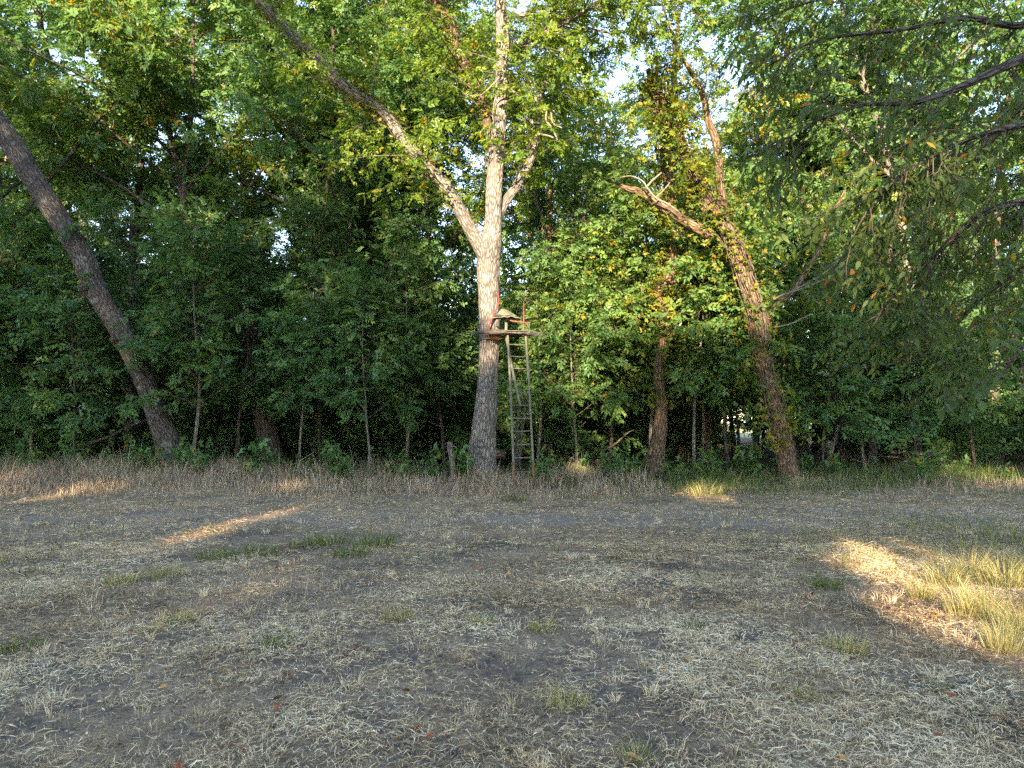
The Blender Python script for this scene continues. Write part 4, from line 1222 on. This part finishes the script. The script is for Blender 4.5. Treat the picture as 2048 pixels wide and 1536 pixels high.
for (pts, Y, lab) in (([(1770, 948, 8), (1810, 925, 9), (1850, 912, 8), (1890, 905, 5)], 21.0, "fallen limb slanting up out of the grass on the right"),
                      ([(1655, 935, 9), (1660, 910, 10), (1668, 880, 9), (1676, 850, 6)], 21.0, "pale leaning stick catching the sun right of the snapped tree"),
                      ([(1200, 905, 5), (1230, 888, 4), (1255, 866, 3), (1268, 860, 2)], 21.5, "slender fallen branch left of the twisted trunk"),
                      ([(170, 890, 6), (220, 872, 6), (270, 848, 5), (310, 835, 3)], 21.2, "thin dead branch lying across the left shade")):
    a, b = px_path(pts, Y, 24)
    o = empty("fallen_branch", tuple(a[0])); tag(o, lab, "branch")
    part(o, "stem", Wood().tube(a, b, 10, 0.08, 4, 20).mesh("fallen_stem"), M_BARK_PALE if "pale" in lab else M_BARK_LEAN)
# --- the pale twin stems behind the ladder
for pts, lab in (([(1031, 950, 7), (1033, 905, 6), (1034, 870, 6), (1036, 830, 5), (1037, 800, 4), (1034, 770, 3)], "straight pale stem seen between the ladder's rungs, left of its twin"),
                 ([(1038, 950, 8), (1040, 900, 7), (1042, 870, 6), (1047, 840, 6), (1049, 815, 5), (1047, 780, 3)], "crooked pale stem seen between the ladder's rungs")):
    a, b = px_path(pts, 19.6, 40)
    o = tree_thing("sapling", tuple(a[0]), lab)
    part(o, "trunk", Wood().tube(a, b, 10, 0.06, 3, 20).mesh("sapling_stem"), M_BARK_LEAN)
    w = Wood(); rr_ = np.random.default_rng(int(pts[2][0]))
    P, D, S = grow([(a[24:], b[24:], 1.0)], rr_, w, 6, .6, 6, .35, 5, .16, t0=.1)
    part(o, "branches", w.mesh("sapling_branches"), M_TWIG, "stuff")
    part(o, "crown", leaf_mesh("sapling_crown", P, D, S, TPL_ASH, rr_, .5, .2), M_UNDER, "stuff")
print("stand", time.time() - T0)

# ------------------------------------------------------------------ grass, weeds, litter
def blades(P, H, W, lean, r, segs=2, az=None, curl=0.5):
    """ribbons standing at P: height H, width W, lean 0..1; segs 1 -> 1 triangle, 2 -> 3 triangles"""
    n = len(P)
    az = r.uniform(0, 2 * np.pi, n) if az is None else az
    d = np.stack([np.cos(az), np.sin(az), np.zeros(n)], 1)
    side_az = r.uniform(0, 2 * np.pi, n)
    s = np.stack([np.cos(side_az), np.sin(side_az), np.zeros(n)], 1) * (W / 2)[:, None]
    up = np.array([0, 0, 1.0])
    l1 = lean[:, None]; h = H[:, None]
    tip = P + d * h * l1 + up * h * np.sqrt(np.maximum(0.0, 1 - np.minimum(l1, 1) ** 2))
    if segs == 1:
        V = np.stack([P - s, P + s, tip], 1).reshape(-1, 3)
        b = np.arange(n)[:, None] * 3
        return V, b + np.array([0, 1, 2]), 1
    c = (l1 * (1 - curl))
    mid = P + d * h * .5 * c + up * h * .5 * np.sqrt(np.maximum(0, 1 - c ** 2))
    V = np.stack([P - s, P + s, mid - s * .8, mid + s * .8, tip], 1).reshape(-1, 3)
    b = np.arange(n)[:, None] * 5
    F = np.concatenate([b + np.array([0, 1, 3]), b + np.array([0, 3, 2]), b + np.array([2, 3, 4])], 1).reshape(-1, 3)
    return V, F, 3

def strands(P, L, W, r, lift, az=None):
    """straws lying on the ground, kinked, 2 quads each as 4 triangles -> 3 triangles"""
    n = len(P)
    az = r.uniform(0, 2 * np.pi, n) if az is None else az
    kink = r.normal(0, .16, n)
    d1 = np.stack([np.cos(az), np.sin(az), np.zeros(n)], 1); d2 = np.stack([np.cos(az + kink), np.sin(az + kink), np.zeros(n)], 1)
    s1 = np.stack([-np.sin(az), np.cos(az), r.normal(0, .5, n)], 1) * (W / 2)[:, None]
    up = np.array([0, 0, 1.0])
    h1 = np.abs(r.normal(0, 1, n)) * lift; h2 = np.abs(r.normal(0, 1, n)) * lift
    m = P + up * h1[:, None]
    e0 = P - d1 * (L / 2)[:, None] + up * .003
    e1 = m + d2 * (L / 2)[:, None] + up * (h2 - h1)[:, None]
    V = np.stack([e0, m - s1, m + s1, e1], 1).reshape(-1, 3)
    b = np.arange(n)[:, None] * 4
    F = np.concatenate([b + np.array([0, 2, 1]), b + np.array([1, 2, 3])], 1).reshape(-1, 3)
    return V, F, 2

def scatter(n, y0, y1, r, wide=0.80, pw=1.0, pad=1.0):
    """points over the part of the ground in view, thinning with distance"""
    u = r.random(n)
    if pw == 0: y = y0 * (y1 / y0) ** u
    else: y = (y0 ** pw + u * (y1 ** pw - y0 ** pw)) ** (1 / pw)
    x = r.uniform(-1, 1, n) * (wide * y + pad)
    return x, y

def track_mask(x, y):
    wob = (n2(x, y, .5, 60, 2) - .5) * 2.6
    v = (y + wob - .03 * x - 12.0)
    return np.exp(-(v / 1.0) ** 2) * np.clip((2.5 - x) / 3, 0.1, 1) * np.clip(2.5 * (n2(x, y, .9, 73, 3) - .3), 0, 1)

def on_ground(x, y, dz=0.0):
    return np.column_stack([x, y, ground_z(x, y) + dz])

r = np.random.default_rng(500)
VV, FF, TT, off = [], [], [], 0
def add(V, F, per, t):
    global off
    VV.append(V); FF.append(F + off); TT.append(np.repeat(t, per)); off += len(V)
def flush(name, label, mat, cat="grass"):
    global off
    me = make_mesh(name, np.concatenate(VV), np.concatenate(FF), tint=np.concatenate(TT))
    VV.clear(); FF.clear(); TT.clear(); off = 0
    o = link(name, me, mat); o.color = (.5, .5, .5, 1)
    return tag(o, label, cat, kind="stuff")

# straw litter, near and far
def straw_density(x, y):
    d = .56 + 2.2 * (n2(x, y, .6, 61, 3) - .47) + 1.5 * (n2(x, y, 2.8, 62, 2) - .48)
    return np.clip(d, .06, 1.2) * (1 - .6 * track_mask(x, y))
x, y = scatter(270000, 2.3, 9.5, r, pw=.9)
k = r.random(len(x)) < straw_density(x, y)
x, y = x[k], y[k]
V, F, per = strands(on_ground(x, y, .012), r.uniform(.025, .12, len(x)) * (.8 + y / 20), r.uniform(.0020, .0048, len(x)) * (.8 + y / 20), r, .013)
add(V, F, per, np.clip(.60 + 1.3 * (n2(x, y, 1.1, 63, 3) - .5) + r.normal(0, .26, len(x)), 0, 1))
x, y = scatter(120000, 8.5, 19.0, r, pw=1.3)
k = r.random(len(x)) < straw_density(x, y) * 1.1
x, y = x[k], y[k]
V, F, per = strands(on_ground(x, y, .012), r.uniform(.05, .16, len(x)), r.uniform(.004, .007, len(x)), r, .014)
add(V, F, per, np.clip(.5 + .3 * (n2(x, y, .9, 63, 2) - .5) + r.normal(0, .2, len(x)), 0, 1))
print("straw", sum(map(len, FF)))
flush("straw_litter", "loose dry straw strewn over the dark soil of the clearing", M_STRAW, "straw")

# crumbs of dead leaf and chaff
x, y = scatter(30000, 2.3, 11.0, r, pw=1.1)
V, F, per = strands(on_ground(x, y, .01), r.uniform(.012, .032, len(x)), r.uniform(.006, .018, len(x)), r, .006)
add(V, F, per, np.clip(r.normal(.35, .25, len(x)), 0, 1))
flush("leaf_crumbs", "crumbled bits of dead leaf and chaff among the straw", M_DRYWEED, "leaf litter")

# soil crumbs
x, y = scatter(16000, 2.3, 8.0, r, pw=1.0)
k = r.random(len(x)) < np.clip(2.2 * (n2(x, y, .8, 66, 3) - .36), .05, 1); x, y = x[k], y[k]
n = len(x)
oc = np.array([[1, 0, 0], [0, 1, 0], [-1, 0, 0], [0, -1, 0], [0, 0, .8], [0, 0, -.5]], float)
of = np.array([[0, 1, 4], [1, 2, 4], [2, 3, 4], [3, 0, 4]])
sz = np.minimum(r.lognormal(-5.2, .5, n), .012)
V = on_ground(x, y, .004)[:, None, :] + (oc[None] * r.uniform(.6, 1.4, (n, 6, 1)) + r.normal(0, .2, (n, 6, 3))) * sz[:, None, None]
M_SOIL = plain_material("soil_crumb", (0.060, 0.050, 0.041), (0.18, 0.15, 0.122), 8, .95, .2)
so = link("soil_crumbs", make_mesh("soil_crumbs", V.reshape(-1, 3), (of[None] + np.arange(n)[:, None, None] * 6).reshape(-1, 3)), M_SOIL)
tag(so, "dark crumbs of soil between the straws in the foreground", "soil", kind="stuff")

# short grass stubble standing in the clearing
x, y = scatter(60000, 2.4, 14.0, r, pw=1.0)
dens = np.clip(2.6 * (n2(x, y, .7, 64, 3) - .46) + .8 * (n2(x, y, 4, 65, 2) - .5), 0.02, 1) * (1 - .8 * track_mask(x, y))
k = r.random(len(x)) < dens; x, y = x[k], y[k]
V, F, per = blades(on_ground(x, y), r.uniform(.03, .11, len(x)), r.uniform(.002, .004, len(x)) * (1 + y / 12), r.uniform(.2, .95, len(x)), r)
add(V, F, per, np.clip(.42 + r.normal(0, .22, len(x)), 0, 1))
cx_, cy_ = scatter(480, 2.6, 13.0, r, pw=.8)
kk = r.random(480) < (1 - .8 * track_mask(cx_, cy_)); cx_, cy_ = cx_[kk], cy_[kk]
nb2 = r.integers(12, 40, len(cx_))
ci = np.repeat(np.arange(len(cx_)), nb2)
sp_ = r.uniform(.02, .09, len(cx_))
a_ = r.uniform(0, 6.28, len(ci)); q_ = sp_[ci] * np.sqrt(r.random(len(ci)))
bx, by = cx_[ci] + q_ * np.cos(a_), cy_[ci] + q_ * np.sin(a_)
V, F, per = blades(on_ground(bx, by), r.uniform(.04, .12, len(ci)) * r.uniform(.6, 1.2, len(cx_))[ci], r.uniform(.0022, .0042, len(ci)) * (1 + by / 14), np.clip(.35 + q_ / .09 * .5 + r.normal(0, .15, len(ci)), .1, .97), r, az=a_ + r.normal(0, .4, len(ci)))
add(V, F, per, np.clip(r.uniform(.5, .95, len(cx_))[ci] + r.normal(0, .12, len(ci)), 0, 1))
flush("stubble", "short brown stubble standing in patches on the clearing", M_DRYWEED)

# dry brown weeds in a belt before the wood
x, y = scatter(66000, 12.8, 19.6, r, pw=1.2)
edge_y = 13.9 + 3.6 * (n2(x, y, .30, 67, 3) - .5) + np.clip(x, 0, 8) * .12
dens = np.clip((y - edge_y) / 2.2, 0, 1) * np.clip(-.35 + 2.4 * n2(x, y, .9, 68, 3), .08, 1) * np.where(x > 3.5, .45, 1)
k = r.random(len(x)) < dens; x, y = x[k], y[k]
hgt = (.04 + .46 * np.clip((y - edge_y[k]) / 4.2, 0, 1)) * np.where(r.random(len(x)) < .06, 1.6, 1.0) * (.35 + 1.3 * n2(x, y, 1.3, 72, 2)) * r.uniform(.45, 1.25, len(x)) * np.where(x > 3.5, .75, 1)
V, F, per = blades(on_ground(x, y), hgt, r.uniform(.007, .014, len(x)), r.uniform(.15, .85, len(x)), r)
add(V, F, per, np.clip(.38 + .35 * (n2(x, y, .9, 69, 2) - .5) + r.normal(0, .2, len(x)), 0, 1))
print("weeds", sum(map(len, FF)))
flush("dry_weeds", "belt of dry brown weeds along the edge of the wood", M_DRYWEED, "weeds")

# green grass: at the wood's edge, in patches on the clearing, and on the right
x, y = scatter(95000, 4.0, 21.5, r, pw=1.3)
pat = n2(x, y, .42, 70, 3)
fringe = 1.6 * np.exp(-((y - 18.7 + .5 * (n2(x, y * 0, .6, 71, 2) - .5)) / 1.0) ** 2) * 1.2
mid = np.exp(-((y - 9.8 - .12 * x) / 1.5) ** 2) * np.clip(1.5 - np.abs(x + 3.4) / 3.6, 0, 1) * .6
right = np.clip((x - 2.2) / 2.0, 0, 1) * np.exp(-((y - 9.6) / 2.6) ** 2) * .9
sun_p = np.exp(-((x - 4.6) / 2.6) ** 2 - ((y - 17.2) / 1.3) ** 2)
belt = .35 * np.clip((y - 13.5) / 2, 0, 1) * np.where(x > 1, 1.6, .8)
dens = np.clip((fringe + belt + mid + right + sun_p * 1.6) * np.clip(3.2 * (pat - .38), 0, 1), 0, 1)
k = r.random(len(x)) < dens; x, y = x[k], y[k]
hg = np.where(y > 15.5, r.uniform(.2, .75, len(x)) * np.clip((y - 14.2) / 4, .35, 1), r.uniform(.05, .17, len(x)))
V, F, per = blades(on_ground(x, y), hg, r.uniform(.005, .011, len(x)), r.uniform(.15, .8, len(x)), r)
tg = np.where((x > 2) & (y < 12), .62, .42)
add(V, F, per, np.clip(tg + r.normal(0, .16, len(x)), 0, 1))
print("green", sum(map(len, FF)))
flush("green_grass", "thin green grass growing in patches and along the wood's edge", M_GRASS)

# grass tufts one can point to
def tuft_mesh(seed, n, h, wdt, spread, mid, var):
    r = np.random.default_rng(seed)
    a = r.uniform(0, 6.28, n); q = spread * np.sqrt(r.random(n))
    P = np.column_stack([q * np.cos(a), q * np.sin(a), np.full(n, -.01)])
    V, F, per = blades(P, h * r.uniform(.45, 1.2, n), r.uniform(.7, 1.3, n) * wdt, np.clip(.2 + q / spread * .6 + r.normal(0, .12, n), .05, .97), r, az=a + r.normal(0, .5, n))
    return make_mesh("tuft", V, F, tint=np.repeat(np.clip(mid + r.normal(0, var, n), 0, 1), per))
tuft_green = [tuft_mesh(600 + k, 150, .15, .0045, .15, .50, .16) for k in range(3)]
tuft_pale = [tuft_mesh(610 + k, 150, .15, .0042, .12, .80, .14) for k in range(3)]
tuft_tall = [tuft_mesh(620 + k, 260, .46, .006, .20, .84, .14) for k in range(3)]
for m_ in tuft_green + tuft_pale + tuft_tall: m_.materials.append(M_GRASS)
def gpix(x, y):
    Y = EYE * FPX / (y - HOR)
    X = (x - 1024) / FPX * Y
    return X, Y
def tuft(px, py, me, sc, lab, grp):
    X, Y_ = gpix(px, py)
    o = link("grass_tuft", me, None, None, (X, Y_, float(ground_z(np.array([X]), np.array([Y_]))[0])))
    o.rotation_euler = (0, 0, r.uniform(0, 6.28)); o.scale = (sc, sc, sc * r.uniform(.8, 1.15)); o.color = (.5, .5, .5, 1)
    return tag(o, lab, "grass tuft", grp)
GT, PT, TT_ = "green grass tufts on the clearing", "pale dry grass tufts on the clearing", "tall dry grass clumps on the right"
tuft(62, 1280, tuft_green[0], 1.0, "green grass tuft in the left foreground", GT)
tuft(705, 1108, tuft_green[1], 1.5, "bright green tuft in the middle of the clearing", GT)
tuft(665, 1085, tuft_green[2], 1.6, "green tuft just left of the clearing's centre", GT)
tuft(750, 1090, tuft_green[0], 1.8, "broad green tuft right of the bright one", GT)
tuft(520, 1105, tuft_green[1], 1.6, "green tuft in the worn strip left of centre", GT)
tuft(435, 1112, tuft_green[2], 1.4, "green tuft beside the yellow tuft on the left", GT)
tuft(615, 1090, tuft_green[1], 1.3, "small green tuft between two others left of centre", GT)
tuft(565, 1280, tuft_green[2], .8, "small olive tuft left of the foreground's centre", GT)
tuft(1640, 1170, tuft_green[0], 1.1, "green tuft at the left end of the sunlit grass", GT)
tuft(1380, 1248, tuft_green[1], .6, "thin green tuft right of the foreground's centre", GT)
tuft(1860, 1365, tuft_green[2], .5, "little bright green tuft in the right foreground", GT)
tuft(1745, 975, tuft_green[0], 2.6, "bluish green clump before the shade right of the snapped tree", GT)
tuft(1030, 1000, tuft_green[1], 1.6, "low green plant-like tuft at the foot of the ladder", GT)
tuft(340, 1148, tuft_pale[0], 1.3, "golden tuft on the left of the clearing", PT)
tuft(255, 1160, tuft_pale[1], 1.2, "flattened golden tuft left of the larger golden one", PT)
tuft(368, 1230, tuft_pale[2], .9, "pale upright tuft below the golden tufts", PT)
tuft(318, 1250, tuft_pale[0], .7, "whitish bent tuft in the left foreground", PT)
tuft(960, 1235, tuft_pale[1], .8, "pale tuft standing in the foreground's centre", PT)
tuft(1085, 1250, tuft_pale[2], .9, "tan tuft just right of the centre tuft", PT)
tuft(800, 1230, tuft_pale[0], .9, "yellowish low tuft left of the centre tuft", PT)
tuft(1680, 1290, tuft_pale[1], 1.1, "orange-tan tuft lit by the sun in the right foreground", PT)
tuft(1130, 1400, tuft_pale[2], .9, "large pale tuft near the bottom edge", PT)
tuft(1590, 1380, tuft_pale[0], .7, "spiky pale tuft in the lower right", PT)
tuft(1270, 1500, tuft_pale[1], .7, "pale tuft at the bottom edge right of centre", PT)
tuft(1410, 990, tuft_pale[2], 2.8, "golden tuft in the sun spot before the snapped tree", PT)
tuft(1600, 975, tuft_pale[0], 3.0, "tan tussock at the foot of the snapped tree", PT)
for (px_, py_, k, sc, lab) in ((1880, 1165, 0, .85, "tall golden clump at the left end of the dry grass bank"), (1930, 1150, 1, .9, "tallest tan clump in the dry grass bank on the right"), (1995, 1165, 2, .95, "arching tan clump second from the right edge"),
                               (2050, 1150, 0, 1.0, "tall tan clump cut by the photo's right edge"), (1960, 1230, 1, .75, "sunlit golden clump low in the grass bank"), (2030, 1260, 2, .7, "pale clump at the right edge below the bank"),
                               (1910, 1225, 2, .6, "short golden clump in front of the grass bank"), (1830, 1190, 1, .5, "small golden clump left of the grass bank"), (2110, 1210, 1, .9, "tall tan clump just beyond the right edge"), (1985, 1290, 0, .55, "short pale clump below the sunlit bank")):
    tuft(px_, py_, tuft_tall[k], sc, lab, TT_)

# weeds with broad leaves along the wood's edge
def weed_proto(seed, h):
    r = np.random.default_rng(seed)
    w = Wood(); P, D, S = [], [], []
    for s in range(r.integers(2, 5)):
        st = branch_path(np.array([r.normal(0, .06), r.normal(0, .06), -.02]), np.array([r.normal(0, .3), r.normal(0, .3), 1]), h * r.uniform(.6, 1.1), r, .3, 0, 6)
        w.tube(st, np.linspace(.005, .002, 6), 4)
        for k in range(14):
            p, t = along(st, .2 + .79 * k / 14)
            q = rand_dir(r); q[2] *= .3
            P.append(p); D.append(unit(q)); S.append(r.uniform(.10, .20))
    o = empty("weed"); tag(o, "x", "weed")
    link("stems", w.mesh("weed_stems"), M_TWIG, o)
    tag(link("leaves", leaf_mesh("weed_leaves", P, D, S, TPL_IVY, r, .45, .2, .6), M_UNDER, o), kind="stuff")
    return o
WD = [weed_proto(700 + k, .55) for k in range(4)]
r = np.random.default_rng(710)
spots = [(255, "dark green weed left of the leaning trunk"), (300, "broad-leaved weed against the foot of the leaning trunk"), (335, "tall weed in front of the leaning trunk's foot"), (365, "yellowish weed at the right foot of the leaning trunk"), (415, "weed beside the slim pale sapling"), (500, "upright weed before the black bole"), (650, "leafy weed in the left thicket's edge"), (690, "weed under the pinnate sprays"), (785, "upright weed left of the wooden post"), (820, "dense weed next to the wooden post"),
         (868, "bright weed between the post and the thicket"), (925, "bright green weed between post and big ash"), (1052, "broad weed behind the ladder's foot"), (1100, "pale-leaved weed right of the ladder"), (1215, "weed right of the pale crooked sapling"), (1255, "low weed left of the twisted trunk's foot"), (1345, "sunlit weed at the foot of the twisted trunk"), (1385, "sunlit weed right of the twisted trunk"), (1440, "bushy weed between the twisted trunk and snapped tree"), (1500, "weed left of the snapped tree's foot"), (1650, "weed at the foot of the dark-stemmed elm"), (1830, "dark weed under the overhanging boughs")]
for k, (px_, lab) in enumerate(spots):
    Y_ = r.uniform(17.9, 18.9)
    place(WD[k % 4], USED, gpos(px_, Y_), r.uniform(0, 6.28), r.uniform(1.5, 2.3), lab, "broad-leaved weeds along the wood's edge", .5 if px_ < 1000 or px_ > 1500 else .58)

for k in range(46):
    px_ = -40 + 2130 * (k + r.random()) / 46
    if 930 < px_ < 1000: continue
    place(WD[k % 4], USED, gpos(px_, r.uniform(18.6, 20.2)), r.uniform(0, 6.28), r.uniform(.9, 2.0), "leafy green weed in the fringe below the trees", "weeds in the fringe below the trees", .5)

# fallen leaves
def fallen(seed):
    r = np.random.default_rng(seed)
    xs = np.linspace(0, 1, 6); ws = np.array([.02, .20, .30, .27, .15, .0]) * r.uniform(.8, 1.2)
    curl = r.uniform(.2, 1.0); bend = r.uniform(-.5, .6)
    V, F = [], []
    for k in range(6):
        for s in (-1, 0, 1):
            V.append((xs[k] - .5, s * ws[k] * (1 - .25 * curl), .06 + abs(s) * curl * ws[k] * (.8 if s > 0 else .5) + bend * (xs[k] - .5) ** 2))
    for k in range(5):
        for s in (0, 1):
            b = k * 3 + s
            F += [(b, b + 1, b + 4, b + 3)]
    return np.array(V), np.array(F)
LEAFCOL = [("rust red", (0.24, 0.06, 0.03), (0.34, 0.12, 0.06)), ("tan", (0.30, 0.20, 0.12), (0.45, 0.33, 0.22)), ("pale grey-brown", (0.26, 0.18, 0.12), (0.38, 0.28, 0.19)), ("dark brown", (0.10, 0.05, 0.03), (0.18, 0.09, 0.05)), ("orange", (0.42, 0.20, 0.06), (0.50, 0.28, 0.11))]
FM = []
for nm, c1, c2 in LEAFCOL:
    mt = plain_material("fallen_leaf_" + nm.replace(" ", "_").replace("-", "_"), c1, c2, 3, .7, .2)
    FM.append([])
    for k in range(4):
        V, F = fallen(800 + k)
        me = make_mesh("fallen_leaf", V, F, smooth=True); me.materials.append(mt); FM[-1].append(me)
r = np.random.default_rng(820)
cnt = 0
while cnt < 280:
    x, y = scatter(1, 2.9, 10.0, r, wide=.68, pw=.75, pad=0)
    x, y = float(x[0]), float(y[0])
    c = int(r.choice(5, p=[.36, .26, .14, .14, .10]))
    o = link("fallen_leaf", FM[c][int(r.integers(0, 4))], None, None, (x, y, float(ground_z(np.array([x]), np.array([y]))[0]) + .024))
    s = r.uniform(.04, .08); o.scale = (s, s, s); o.rotation_euler = (r.normal(0, .3), r.normal(0, .3), r.uniform(0, 6.28))
    nm = LEAFCOL[c][0]
    place_ = ("in the near foreground" if y < 4.6 else "in the middle of the clearing" if y < 7 else "far out on the clearing") + (", left side" if x < -.22 * y else ", right side" if x > .22 * y else ", centre")
    tag(o, f"curled {nm} fallen leaf lying {place_}", "leaf", f"{nm} fallen leaves {place_}")
    cnt += 1

for o in list(bpy.data.objects):
    if o.type == 'MESH' and tuple(o.color)[:3] == (1.0, 1.0, 1.0): o.color = (.5, .5, .5, 1)
print("done", time.time() - T0, "objects", len(bpy.data.objects), "tris", sum(len(m.loops) - 2 * len(m.polygons) for m in bpy.data.meshes))
